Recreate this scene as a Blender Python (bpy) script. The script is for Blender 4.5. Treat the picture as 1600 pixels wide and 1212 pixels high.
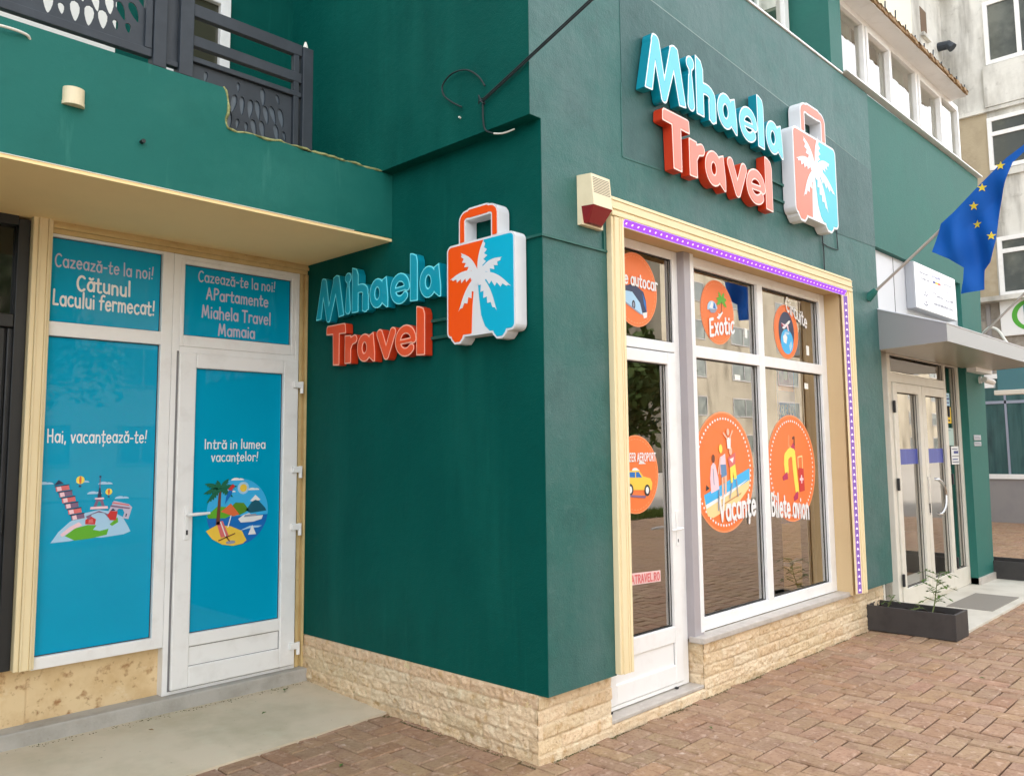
import bpy, bmesh, math, random
import numpy as np
from mathutils import Vector, Matrix, geometry, noise

random.seed(7)
for o in list(bpy.data.objects):
    bpy.data.objects.remove(o, do_unlink=True)
scene = bpy.context.scene
COL = scene.collection
rad = math.radians

# ------------------------------------------------------------------ camera
CAM_F, CAM_YAW, CAM_PITCH, CAM_ROLL = 1304.51, 0.80273, 0.098356, -0.0094006
CAM_LOC = Vector((-3.3294, -3.0159, 1.62))
fw = Vector((math.sin(CAM_YAW)*math.cos(CAM_PITCH), math.cos(CAM_YAW)*math.cos(CAM_PITCH), math.sin(CAM_PITCH)))
rt = Vector((math.cos(CAM_YAW), -math.sin(CAM_YAW), 0))
up = rt.cross(fw)
rt2 = rt*math.cos(CAM_ROLL)+up*math.sin(CAM_ROLL)
up2 = -rt*math.sin(CAM_ROLL)+up*math.cos(CAM_ROLL)
cd = bpy.data.cameras.new('camera')
cam = bpy.data.objects.new('camera', cd); COL.objects.link(cam)
cam.matrix_world = Matrix(((rt2.x, up2.x, -fw.x, CAM_LOC.x), (rt2.y, up2.y, -fw.y, CAM_LOC.y),
                           (rt2.z, up2.z, -fw.z, CAM_LOC.z), (0, 0, 0, 1)))
cd.sensor_width = 36; cd.sensor_fit = 'HORIZONTAL'; cd.lens = CAM_F*36/1600
cd.shift_x = 0.0042; cd.shift_y = -0.0195
cd.clip_start = 0.05; cd.clip_end = 2000
scene.camera = cam

# ------------------------------------------------------------------ sky, sun, exposure
SUN_EL, SUN_AZ = rad(50), rad(18)          # azimuth from +Y clockwise
w = bpy.data.worlds.new('World'); scene.world = w; w.use_nodes = True
nt = w.node_tree; nt.nodes.clear()
sky = nt.nodes.new('ShaderNodeTexSky'); sky.sky_type = 'NISHITA'; sky.sun_disc = False
sky.sun_elevation = SUN_EL; sky.sun_rotation = SUN_AZ
sky.air_density = 1.0; sky.dust_density = 4.0; sky.ozone_density = 1.0
hsv = nt.nodes.new('ShaderNodeHueSaturation'); hsv.inputs['Saturation'].default_value = 0.22   # overcast: the blue is greyed by cloud
bg = nt.nodes.new('ShaderNodeBackground'); bg.inputs['Strength'].default_value = 0.15
out = nt.nodes.new('ShaderNodeOutputWorld')
nt.links.new(sky.outputs[0], hsv.inputs['Color']); nt.links.new(hsv.outputs[0], bg.inputs[0]); nt.links.new(bg.outputs[0], out.inputs[0])
sd = bpy.data.lights.new('sun', 'SUN'); sd.energy = .9; sd.angle = rad(12); sd.color = (1.0, 0.93, 0.82)
sun = bpy.data.objects.new('sun', sd); COL.objects.link(sun)
sdir = Vector((math.sin(SUN_AZ)*math.cos(SUN_EL), math.cos(SUN_AZ)*math.cos(SUN_EL), math.sin(SUN_EL)))
sun.rotation_euler = (-sdir).to_track_quat('-Z', 'Y').to_euler(); sun.location = (0, -20, 30)
scene.view_settings.view_transform = 'Standard'; scene.view_settings.look = 'None'
scene.view_settings.exposure = 2.74; scene.view_settings.gamma = 1

# ------------------------------------------------------------------ helpers: materials
def C(r, g, b):
    f = lambda c: (c/12.92 if c <= .04045 else ((c+.055)/1.055)**2.4)
    return (f(r/255), f(g/255), f(b/255))
MATS = {}
def mat(name, col, rough=.55, spec=.5, metal=0, var=(), bump=None, emit=None, attr=None, coat=0):
    """var: (colour, scale, lo, hi, amount, stretch); bump: list of (scale, strength, dist)"""
    m = bpy.data.materials.new(name); m.use_nodes = True
    n = m.node_tree.nodes; L = m.node_tree.links; b = n['Principled BSDF']
    b.inputs['Roughness'].default_value = rough; b.inputs['Metallic'].default_value = metal
    b.inputs['Specular IOR Level'].default_value = spec
    b.inputs['Coat Weight'].default_value = coat; b.inputs['Coat Roughness'].default_value = .015
    geo = n.new('ShaderNodeNewGeometry')
    def vec(st):
        if st == (1, 1, 1): return geo.outputs['Position']
        mp = n.new('ShaderNodeVectorMath'); mp.operation = 'MULTIPLY'; mp.inputs[1].default_value = st
        L.new(geo.outputs['Position'], mp.inputs[0]); return mp.outputs[0]
    cur = n.new('ShaderNodeRGB'); cur.outputs[0].default_value = (*col, 1); cur = cur.outputs[0]
    if attr:
        at_ = n.new('ShaderNodeAttribute'); at_.attribute_name = attr; cur = at_.outputs['Color']
    for v in var:
        c2, sc, lo, hi, amt = v[:5]; st = v[5] if len(v) > 5 else (1, 1, 1)
        t = n.new('ShaderNodeTexNoise'); t.inputs['Scale'].default_value = sc; t.inputs['Detail'].default_value = 5
        t.inputs['Roughness'].default_value = .6
        L.new(vec(st), t.inputs['Vector'])
        mr = n.new('ShaderNodeMapRange'); mr.inputs['From Min'].default_value = lo; mr.inputs['From Max'].default_value = hi
        mr.inputs['To Max'].default_value = amt; L.new(t.outputs['Fac'], mr.inputs['Value'])
        mx = n.new('ShaderNodeMix'); mx.data_type = 'RGBA'
        L.new(mr.outputs[0], mx.inputs['Factor']); L.new(cur, mx.inputs['A']); mx.inputs['B'].default_value = (*c2, 1)
        cur = mx.outputs['Result']
    L.new(cur, b.inputs['Base Color'])
    nrm = None
    for (sc, stg, dist) in (bump or ()):
        t = n.new('ShaderNodeTexNoise'); t.inputs['Scale'].default_value = sc; t.inputs['Detail'].default_value = 4
        L.new(geo.outputs['Position'], t.inputs['Vector'])
        bp = n.new('ShaderNodeBump'); bp.inputs['Strength'].default_value = stg; bp.inputs['Distance'].default_value = dist
        L.new(t.outputs['Fac'], bp.inputs['Height'])
        if nrm: L.new(nrm, bp.inputs['Normal'])
        nrm = bp.outputs[0]
    if nrm: L.new(nrm, b.inputs['Normal'])
    if emit:
        b.inputs['Emission Color'].default_value = (*emit[0], 1); b.inputs['Emission Strength'].default_value = emit[1]
    MATS[name] = m; return m
def glass(name, tint=(1, 1, 1), ior=1.7, rough=0.0, base=0.0):
    m = bpy.data.materials.new(name); m.use_nodes = True
    n = m.node_tree.nodes; L = m.node_tree.links; n.clear()
    o = n.new('ShaderNodeOutputMaterial'); fr = n.new('ShaderNodeFresnel'); fr.inputs[0].default_value = ior
    tr = n.new('ShaderNodeBsdfTransparent'); tr.inputs[0].default_value = (*tint, 1)
    gl = n.new('ShaderNodeBsdfGlossy'); gl.inputs['Roughness'].default_value = rough; gl.inputs['Color'].default_value = (1, .97, .92, 1)
    mx = n.new('ShaderNodeMixShader'); mr = n.new('ShaderNodeMapRange'); mr.inputs['To Min'].default_value = base; mr.inputs['To Max'].default_value = 1
    L.new(fr.outputs[0], mr.inputs['Value']); L.new(mr.outputs[0], mx.inputs[0]); L.new(tr.outputs[0], mx.inputs[1]); L.new(gl.outputs[0], mx.inputs[2]); L.new(mx.outputs[0], o.inputs[0])
    MATS[name] = m; return m

STREAK = (1.2, 1.2, .18)
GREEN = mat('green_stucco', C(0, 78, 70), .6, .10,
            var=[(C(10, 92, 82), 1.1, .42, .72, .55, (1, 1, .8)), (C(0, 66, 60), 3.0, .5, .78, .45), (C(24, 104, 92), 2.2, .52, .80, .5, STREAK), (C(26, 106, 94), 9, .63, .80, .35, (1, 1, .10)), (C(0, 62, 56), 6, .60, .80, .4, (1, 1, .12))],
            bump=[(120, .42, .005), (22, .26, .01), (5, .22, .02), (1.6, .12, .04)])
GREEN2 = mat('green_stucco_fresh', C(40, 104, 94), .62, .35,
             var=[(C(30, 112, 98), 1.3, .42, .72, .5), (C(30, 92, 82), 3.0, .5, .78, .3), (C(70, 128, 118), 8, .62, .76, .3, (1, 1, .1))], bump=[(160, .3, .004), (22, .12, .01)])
GREENF = mat('green_stucco_front_sheen', C(36, 96, 89), .50, .4,
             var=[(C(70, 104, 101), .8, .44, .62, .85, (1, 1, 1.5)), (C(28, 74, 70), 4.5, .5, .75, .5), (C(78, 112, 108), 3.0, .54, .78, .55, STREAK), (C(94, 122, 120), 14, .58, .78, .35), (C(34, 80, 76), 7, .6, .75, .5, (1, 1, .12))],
             bump=[(120, .55, .005), (22, .32, .01), (6, .22, .02), (1.6, .12, .04)])  # greyed green: grazing sky sheen mixed into the colour
GREENB = mat('green_stucco_fascia_skylit', C(14, 102, 92), .6, .3,
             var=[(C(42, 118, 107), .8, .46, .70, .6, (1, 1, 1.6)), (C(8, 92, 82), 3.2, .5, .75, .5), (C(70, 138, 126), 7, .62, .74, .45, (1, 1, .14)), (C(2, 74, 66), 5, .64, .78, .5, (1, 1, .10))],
             bump=[(160, .35, .004), (22, .2, .01), (2.5, .12, .03)])  # same wall green, with the fascia's extra sky light put into the colour
GREENC = mat('green_conduit', C(20, 88, 78), .4)
CREAM = mat('cream_plaster', C(206, 180, 138), .8, .3, var=[(C(194, 166, 122), 2.0, .45, .75, .5), (C(150, 116, 70), 9, .68, .85, .4)], bump=[(90, .2, .003)])
SOFFIT = mat('cream_soffit_lifted', C(255, 226, 166), .8, .2, var=[(C(244, 216, 156), 2.0, .45, .75, .5), (C(200, 166, 112), 7, .68, .85, .3)], bump=[(90, .2, .003)])  # same cream, lightened in place of bounce light under the balcony
TRIM = mat('cream_moulding', C(236, 218, 176), .6, .35, var=[(C(222, 200, 152), 5, .5, .8, .5, (1, 1, .3))], bump=[(60, .15, .002)])
TRIMOLD = mat('weathered_moulding', C(212, 186, 132), .7, .3, var=[(C(180, 146, 92), 6, .48, .75, .6), (C(96, 66, 30), 14, .66, .78, .8)], bump=[(70, .25, .003)])
PVC = mat('white_pvc', C(240, 239, 236), .32, .5, var=[(C(214, 210, 204), 7, .5, .8, .5)], bump=[(350, .04, .001)])
PVCG = mat('grey_pvc', C(170, 164, 166), .35, .5, var=[(C(156, 150, 150), 6, .5, .8, .5)])
GASKET = mat('black_gasket', C(34, 34, 36), .6)
SLOTL = mat('pvc_groove', C(120, 118, 118), .6)
FILM = mat('blue_window_film', C(0, 158, 196), .35, .05, var=[(C(0, 148, 186), 1.2, .4, .7, .5)], coat=.4)
WHITE = mat('white_vinyl', C(236, 236, 234), .4)
WHITEB = mat('white_plastic', C(238, 238, 236), .35)
MARBLE = mat('grey_marble', C(190, 182, 172), .45, var=[(C(160, 152, 142), 9, .45, .7, .6), (C(214, 208, 200), 25, .55, .75, .6)], bump=[(60, .1, .003)])
CONC = mat('grey_concrete', C(206, 192, 168), .85, .25, var=[(C(166, 158, 130), 1.6, .45, .7, .7), (C(206, 200, 176), 6, .52, .75, .5), (C(96, 86, 66), 38, .68, .75, .6)], bump=[(120, .3, .003), (9, .2, .01)])
KERB = mat('grey_step_concrete', C(178, 174, 166), .85, .25, var=[(C(150, 146, 136), 6, .45, .7, .7), (C(110, 104, 90), 30, .64, .75, .5)], bump=[(80, .35, .004)])
SLABM = mat('pale_slab', C(206, 200, 186), .8, .3, var=[(C(180, 172, 156), 3, .45, .7, .6)], bump=[(100, .2, .003)])
TRAV = mat('travertine', C(226, 200, 152), .5, .4, attr='col', var=[(C(184, 144, 90), 17, .54, .70, .7), (C(240, 226, 194), 11, .54, .70, .6), (C(140, 92, 48), 42, .60, .72, .65), (C(120, 82, 46), 95, .62, .72, .6), (C(246, 234, 208), 60, .60, .72, .5)], bump=[(45, .7, .012), (110, .7, .006), (230, .5, .003)])
TRAVP = mat('polished_travertine', C(228, 202, 158), .3, .5, var=[(C(206, 172, 122), 6, .42, .66, .7), (C(158, 106, 60), 13, .55, .67, .7), (C(140, 92, 50), 26, .60, .72, .6), (C(244, 228, 196), 9, .58, .75, .6)], bump=[(40, .08, .003)])
PAVER = mat('clay_paver', C(160, 110, 90), .8, .3, attr='col', var=[(C(118, 86, 68), 10, .46, .68, .55), (C(212, 184, 162), 20, .54, .72, .6), (C(120, 86, 66), 42, .50, .66, .5), (C(232, 216, 202), 8.5, .655, .76, .65), (C(90, 66, 54), 70, .6, .75, .35)], bump=[(140, .35, .003), (30, .2, .004)])
JOINT = mat('paver_joint_sand', C(68, 50, 40), .95, .1, var=[(C(126, 106, 86), 20, .5, .7, .6)], bump=[(200, .3, .003)])
ASPH = mat('asphalt', C(120, 116, 110), .9, .2, var=[(C(104, 98, 94), 3, .4, .7, .6)])
GRASS = mat('grass_blades', C(70, 92, 34), .8, .2, var=[(C(104, 116, 50), 5, .4, .7, .7)])
BLACKM = mat('black_painted_metal', C(30, 32, 34), .45, .5, var=[(C(48, 48, 46), 5, .5, .8, .5)])
RAILM = mat('anthracite_metal', C(48, 55, 62), .5, .4, var=[(C(62, 70, 78), 6, .45, .7, .5)], bump=[(200, .1, .001)])
RAILD = mat('dark_infill', C(84, 96, 106), .3, .5, var=[(C(66, 78, 86), 8, .45, .7, .6)])
SHEET = mat('white_board', C(244, 242, 232), .6)
DARK = mat('dark_room', C(52, 48, 40), .9, .1)
ROOMW = mat('room_wall', C(226, 210, 182), .9, .1)
ROOMF = mat('room_floor', C(170, 142, 116), .6, .2)
GLASS = glass('window_glass', (.97, .95, .9), 2.0, 0, .30)
GLASSU = glass('upper_glass', (.9, .92, .9), 1.8, 0, .12)
GLASSD = glass('door_glass', (.97, .96, .92), 2.0, 0, .32)
BEIGEF = mat('beige_aluminium', C(218, 212, 198), .45, .5, var=[(C(200, 190, 168), 6, .5, .8, .5)])
CHROME = mat('brushed_steel', C(200, 200, 198), .25, metal=1)
BLUEBAND = mat('blue_band', C(62, 74, 160), .4, var=[(C(80, 92, 176), 30, .45, .7, .6, (1, 1, .1))])
ALU = mat('grey_cladding', C(156, 156, 155), .38, .5, metal=.35)
ALUD = mat('cladding_underside', C(176, 168, 150), .3, .5, metal=.3)
CLAD = mat('pale_grey_panel', C(214, 216, 220), .4)
LBOX = mat('lightbox_white', C(244, 244, 246), .35, emit=((1, 1, 1), .09))
LBOXG = mat('lightbox_side', C(176, 178, 182), .4)
INKG = mat('grey_ink', C(104, 106, 124), .5)
INKB = mat('blue_ink', C(60, 70, 140), .5)
INKK = mat('black_ink', C(40, 40, 44), .5)
YEL = mat('yellow_print', C(240, 200, 30), .5)
REDP = mat('red_print', C(206, 50, 48), .5)
ORST = mat('orange_vinyl', C(240, 122, 58), .4, .4)
ORRIM = mat('pale_orange_vinyl', C(248, 150, 100), .4, .4)
TEALP = mat('teal_print', C(0, 150, 165), .5)
GRNP = mat('green_print', C(80, 170, 50), .5)
DGRN = mat('dark_green_print', C(14, 104, 74), .5)
LGRN = mat('leaf_green_print', C(96, 176, 40), .5)
SKYP = mat('sky_blue_print', C(60, 180, 235), .4)
LBLU = mat('light_blue_print', C(170, 210, 236), .4)
MBLU = mat('blue_print', C(20, 110, 190), .4)
NAVY = mat('navy_print', C(38, 50, 84), .4)
SAND = mat('sand_print', C(240, 200, 70), .5)
SANDL = mat('pale_sand_print', C(246, 214, 150), .5)
BROWN = mat('brown_print', C(110, 60, 44), .5)
PINK = mat('pink_print', C(220, 110, 110), .5)
PINKL = mat('pale_pink_print', C(246, 206, 214), .5)
MAGE = mat('magenta_print', C(190, 40, 90), .5)
LILAC = mat('lilac_grey_print', C(196, 190, 210), .5)
MAUVE = mat('mauve_print', C(130, 100, 130), .5)
ORP = mat('coral_print', C(226, 110, 60), .5)
LYEL = mat('pale_yellow_print', C(250, 226, 90), .5)
SKIN = mat('skin_print', C(240, 190, 160), .5)
GREYP = mat('grey_print', C(150, 156, 172), .5)
CYF = mat('cyan_letter_face_sheen', C(64, 190, 214), .3, .6)  # street letters paler than the side sign's: sky sheen in the colour
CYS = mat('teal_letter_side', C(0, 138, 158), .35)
ORF = mat('orange_letter_face_sheen', C(246, 112, 84), .3, .6)  # the sign's orange, paled by sky sheen put into the colour
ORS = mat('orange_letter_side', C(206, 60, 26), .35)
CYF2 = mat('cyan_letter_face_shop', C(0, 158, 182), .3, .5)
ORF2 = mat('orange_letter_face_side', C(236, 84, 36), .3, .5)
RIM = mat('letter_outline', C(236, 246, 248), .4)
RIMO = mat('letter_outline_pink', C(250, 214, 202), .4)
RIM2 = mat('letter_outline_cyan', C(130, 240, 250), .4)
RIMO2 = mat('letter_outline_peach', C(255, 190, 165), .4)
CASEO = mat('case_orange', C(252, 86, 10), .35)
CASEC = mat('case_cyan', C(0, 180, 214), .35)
CASEO2 = mat('case_orange_sheen', C(252, 108, 72), .35)  # street emblem orange, washed paler to carry the sky sheen
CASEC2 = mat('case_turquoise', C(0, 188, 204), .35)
CASEW = mat('case_white', C(230, 230, 232), .4)
SIRENB = mat('ivory_plastic', C(228, 214, 178), .5, var=[(C(206, 190, 150), 10, .5, .8, .5)])
SIRENR = mat('red_strobe_lens', C(128, 30, 34), .25)
VIOLET = mat('violet_led_glow', C(90, 50, 200), .5, emit=(C(96, 40, 255), .55))
VIOLETD = mat('led_strip_band', C(128, 96, 150), .5, emit=(C(110, 60, 220), .04))
LEDP = mat('led_diode', C(240, 220, 255), .5, emit=(C(226, 196, 255), .22))
CABLE = mat('black_cable', C(30, 40, 42), .5)
WCABLE = mat('white_cable', C(226, 222, 210), .5)
FOAM = mat('cracked_render_edge', C(170, 172, 120), .9, .1, var=[(C(96, 100, 60), 20, .45, .65, .8)], bump=[(60, .5, .006)])
FLAGB = mat('flag_blue', C(0, 84, 168), .7, .3, var=[(C(0, 72, 152), 4, .45, .7, .5)])
FLAGY = mat('flag_gold', C(222, 196, 50), .7)
POLE = mat('flagpole_wood', C(170, 160, 150), .5)
PLANTER = mat('anthracite_planter', C(62, 58, 56), .6, .4, var=[(C(88, 84, 80), 3, .5, .75, .5, (1, 1, .3)), (C(46, 43, 42), 8, .5, .7, .5)], bump=[(80, .15, .002)])
SOIL = mat('dark_soil', C(44, 36, 30), .95, .1, bump=[(60, .6, .02)])
LEAF = mat('tomato_leaf', C(76, 104, 44), .6, .3, var=[(C(110, 130, 66), 20, .45, .7, .6)])
STEM = mat('plant_stem', C(112, 124, 70), .6)
OLDC = mat('old_grey_render', C(214, 212, 204), .9, .2, var=[(C(232, 230, 222), .8, .42, .66, .8), (C(150, 146, 136), 1.1, .48, .70, .85, (1, 1, .35)), (C(112, 106, 96), 1.9, .54, .72, .8, (1, 1, .12)), (C(130, 124, 114), 5, .58, .76, .55)], bump=[(14, .3, .02)])
BEIGEC = mat('beige_render', C(180, 166, 140), .9, .2, var=[(C(136, 122, 100), 1.0, .46, .7, .7), (C(186, 174, 154), 3, .55, .75, .5)], bump=[(14, .3, .02)])
CREAMW = mat('cream_wall', C(240, 232, 206), .8)
STONEG = mat('grey_stone_tiles', C(150, 142, 130), .8, var=[(C(186, 178, 166), 3, .45, .65, .7), (C(110, 102, 92), 7, .5, .7, .6)], bump=[(12, .3, .02)])
GREYBASE = mat('grey_base_render', C(146, 142, 140), .85, var=[(C(132, 128, 130), 3, .45, .7, .5)])
CURT = mat('net_curtain', C(200, 204, 196), .9, var=[(C(160, 164, 156), 9, .4, .7, .6, (1, 1, .05))])
BLIND = mat('roller_blind', C(176, 168, 148), .8, var=[(C(196, 190, 172), 2, .4, .7, .5)])
SHOPG = mat('dark_teal_shop_glass', C(30, 74, 76), .08, .6, var=[(C(70, 110, 108), 1.4, .46, .62, .8, (1, 2, .15)), (C(14, 44, 50), 2.6, .5, .7, .7, (1, 1, .3))])
WINDARK = mat('dark_window_glass', C(70, 76, 74), .06, .6, var=[(C(120, 124, 116), 1.2, .45, .65, .6)])
RUST = mat('rusty_sheet_edge', C(150, 120, 80), .7, .3, var=[(C(104, 70, 36), 12, .45, .65, .8), (C(216, 186, 140), 18, .56, .7, .7)])
BARK = mat('bark', C(90, 76, 60), .9, .1)
TREEL = mat('tree_foliage', C(58, 78, 32), .7, .3, var=[(C(86, 104, 46), 2, .4, .7, .7)])

# ------------------------------------------------------------------ helpers: meshes
def tag(o, label=None, cat=None, group=None, kind=None):
    if label: o['label'] = label
    if cat: o['category'] = cat
    if group: o['group'] = group
    if kind: o['kind'] = kind
    return o
def thing(name, loc, label, cat, group=None):
    o = bpy.data.objects.new(name, None); COL.objects.link(o); o.location = loc; o.empty_display_size = .1
    return tag(o, label, cat, group)
def root_loc(o):
    while o.parent: o = o.parent
    return o.location
def smooth(P, n=5):
    P = [Vector(p) for p in P]; R_ = []
    for i in range(len(P)-1):
        a, b, c, d = P[max(0, i-1)], P[i], P[i+1], P[min(len(P)-1, i+2)]
        for k in range(n):
            t = k/n; R_.append(.5*((2*b)+(c-a)*t+(2*a-5*b+4*c-d)*t*t+(3*b-a-3*c+d)*t**3))
    return R_+[P[-1]]
class MB:
    def __init__(s): s.v = []; s.f = []; s.mi = []; s.m = []
    def _m(s, m):
        if m not in s.m: s.m.append(m)
        return s.m.index(m)
    def add(s, vs, fs, m):
        k = len(s.v); s.v += [tuple(p) for p in vs]; i = s._m(m)
        for f in fs: s.f.append(tuple(k+j for j in f)); s.mi.append(i)
        return s
    def box(s, x0, x1, y0, y1, z0, z1, m, bev=0):
        x0, x1 = min(x0, x1), max(x0, x1); y0, y1 = min(y0, y1), max(y0, y1); z0, z1 = min(z0, z1), max(z0, z1)
        if bev:
            bm = bmesh.new(); bmesh.ops.create_cube(bm, size=1)
            for v in bm.verts: v.co = Vector(((x0+x1)/2+v.co.x*(x1-x0), (y0+y1)/2+v.co.y*(y1-y0), (z0+z1)/2+v.co.z*(z1-z0)))
            bmesh.ops.bevel(bm, geom=list(bm.edges), offset=bev, segments=2, affect='EDGES', profile=.5)
            bm.verts.index_update()
            s.add([v.co[:] for v in bm.verts], [[v.index for v in f.verts] for f in bm.faces], m); bm.free(); return s
        vs = [(x0, y0, z0), (x1, y0, z0), (x1, y1, z0), (x0, y1, z0), (x0, y0, z1), (x1, y0, z1), (x1, y1, z1), (x0, y1, z1)]
        return s.add(vs, [(0, 3, 2, 1), (4, 5, 6, 7), (0, 1, 5, 4), (1, 2, 6, 5), (2, 3, 7, 6), (3, 0, 4, 7)], m)
    def quad(s, a, b, c, d, m): return s.add([a, b, c, d], [(0, 1, 2, 3)], m)
    def hexa(s, bot, top, m):
        return s.add(list(bot)+list(top), [(3, 2, 1, 0), (4, 5, 6, 7), (0, 1, 5, 4), (1, 2, 6, 5), (2, 3, 7, 6), (3, 0, 4, 7)], m)
    def tube(s, path, r, m, n=8):
        path = [Vector(p) for p in path]; vs = []; fs = []
        rr = r if isinstance(r, (list, tuple)) else [r]*len(path)
        t0 = (path[1]-path[0]).normalized(); a = t0.orthogonal().normalized()
        for i, p in enumerate(path):
            t = (path[min(i+1, len(path)-1)]-path[max(i-1, 0)]).normalized()
            a = (a-t*a.dot(t)).normalized(); b = t.cross(a)
            for k in range(n):
                q = 2*math.pi*k/n; vs.append(p+(a*math.cos(q)+b*math.sin(q))*rr[i])
        for i in range(len(path)-1):
            for k in range(n):
                fs.append((i*n+k, i*n+(k+1) % n, (i+1)*n+(k+1) % n, (i+1)*n+k))
        fs.append(tuple(range(n-1, -1, -1))); fs.append(tuple((len(path)-1)*n+k for k in range(n)))
        return s.add(vs, fs, m)
    def flat(s, loops, F, w, m):
        vs, fs = fill(loops)
        return s.add([F.p(u, v, w) for u, v in vs], fs, m)
    def prism(s, loops, F, w0, w1, mf, ms=None, back=True):
        """front cap at w1, back cap at w0, sides"""
        ms = ms or mf
        vs, fs = fill(loops)
        s.add([F.p(u, v, w1) for u, v in vs], fs, mf)
        if back: s.add([F.p(u, v, w0) for u, v in vs], [tuple(reversed(f)) for f in fs], ms)
        for lp in loops:
            n = len(lp)
            s.add([F.p(u, v, w0) for u, v in lp]+[F.p(u, v, w1) for u, v in lp],
                  [(i, (i+1) % n, n+(i+1) % n, n+i) for i in range(n)], ms)
        return s
    def build(s, name, parent=None, smooth=False, kind=None, label=None):
        off = root_loc(parent) if parent else Vector((0, 0, 0))
        me = bpy.data.meshes.new(name)
        me.from_pydata([(p[0]-off.x, p[1]-off.y, p[2]-off.z) for p in s.v], [], s.f)
        for m in s.m: me.materials.append(m)
        me.polygons.foreach_set('material_index', s.mi)
        if smooth: me.polygons.foreach_set('use_smooth', [True]*len(s.f))
        me.validate(); me.update()
        o = bpy.data.objects.new(name, me); COL.objects.link(o)
        if parent: o.parent = parent
        return tag(o, label=label, kind=kind)
class Fr:
    def __init__(s, o, u, v, n): s.o, s.u, s.v, s.n = Vector(o), Vector(u), Vector(v), Vector(n)
    def p(s, u, v, w=0): return tuple(s.o+s.u*u+s.v*v+s.n*w)
def front(y): return Fr((0, y, 0), (1, 0, 0), (0, 0, 1), (0, -1, 0))
def side(x): return Fr((x, 0, 0), (0, -1, 0), (0, 0, 1), (-1, 0, 0))
def area(lp): return sum(lp[i][0]*lp[(i+1) % len(lp)][1]-lp[(i+1) % len(lp)][0]*lp[i][1] for i in range(len(lp)))/2
def fill(loops):
    vs = []; ed = []; S0 = []; S1 = []
    for lp in loops:
        k = len(vs); n = len(lp); vs += [Vector(p) for p in lp]; ed += [(k+i, k+(i+1) % n) for i in range(n)]
        S0 += list(lp); S1 += list(lp[1:])+[lp[0]]
    # work about the middle at unit size: steadier arithmetic
    mx = sum(p[0] for p in vs)/len(vs); my = sum(p[1] for p in vs)/len(vs)
    sc = 1/max(1e-9, max(max(abs(p[0]-mx), abs(p[1]-my)) for p in vs))
    r = geometry.delaunay_2d_cdt([Vector(((p[0]-mx)*sc, (p[1]-my)*sc)) for p in vs], ed, [], 0, 1e-7)
    V = np.array([(p[0]/sc+mx, p[1]/sc+my) for p in r[0]]); T = np.array([list(f)[:3] for f in r[2]])
    c = V[T].mean(axis=1); A = np.array(S0); Bq = np.array(S1)
    cx, cy = c[:, 0:1], c[:, 1:2]
    cond = (A[:, 1] > cy) != (Bq[:, 1] > cy)
    dy = np.where(Bq[:, 1] == A[:, 1], 1e-12, Bq[:, 1]-A[:, 1])
    hit = cond & (cx < (Bq[:, 0]-A[:, 0])*(cy-A[:, 1])/dy+A[:, 0])
    ok = hit.sum(axis=1) % 2 == 1
    out = []
    for t in T[ok].tolist():
        a = area([V[i] for i in t]); out.append(tuple(t) if a > 0 else tuple(reversed(t)))
    return [(p[0], p[1]) for p in V.tolist()], out
def rect(x0, x1, z0, z1): return [(x0, z0), (x1, z0), (x1, z1), (x0, z1)]
def ell(cx, cy, rx, ry, n=32, a0=0, a1=360):
    full = abs(a1-a0) >= 360
    return [(cx+rx*math.cos(rad(a0+(a1-a0)*i/(n if full else n-1))), cy+ry*math.sin(rad(a0+(a1-a0)*i/(n if full else n-1)))) for i in range(n)]

# --- distance-field outlines (letters, logo)
def f_caps(X, Y, caps):
    F = np.full(X.shape, 1e9)
    for (ax, ay), (bx, by), r0, r1 in caps:
        dx, dy = bx-ax, by-ay; L2 = dx*dx+dy*dy+1e-12
        t = np.clip(((X-ax)*dx+(Y-ay)*dy)/L2, 0, 1)
        F = np.minimum(F, np.hypot(X-ax-t*dx, Y-ay-t*dy)-(r0+(r1-r0)*t))
    return F
def f_poly(X, Y, pts):
    F = np.full(X.shape, -1e9); n = len(pts)
    if area(pts) < 0: pts = pts[::-1]
    for i in range(n):
        (ax, ay), (bx, by) = pts[i], pts[(i+1) % n]; l = math.hypot(bx-ax, by-ay)
        F = np.maximum(F, ((by-ay)*(X-ax)-(bx-ax)*(Y-ay))/l)
    return F
def f_rbox(X, Y, x0, x1, y0, y1, r):
    qx = np.abs(X-(x0+x1)/2)-(x1-x0)/2+r; qy = np.abs(Y-(y0+y1)/2)-(y1-y0)/2+r
    return np.hypot(np.maximum(qx, 0), np.maximum(qy, 0))+np.minimum(np.maximum(qx, qy), 0)-r
def grid(x0, x1, y0, y1, h):
    xs = np.arange(x0, x1+h, h); ys = np.arange(y0, y1+h, h)
    X, Y = np.meshgrid(xs, ys); return X, Y
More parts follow.
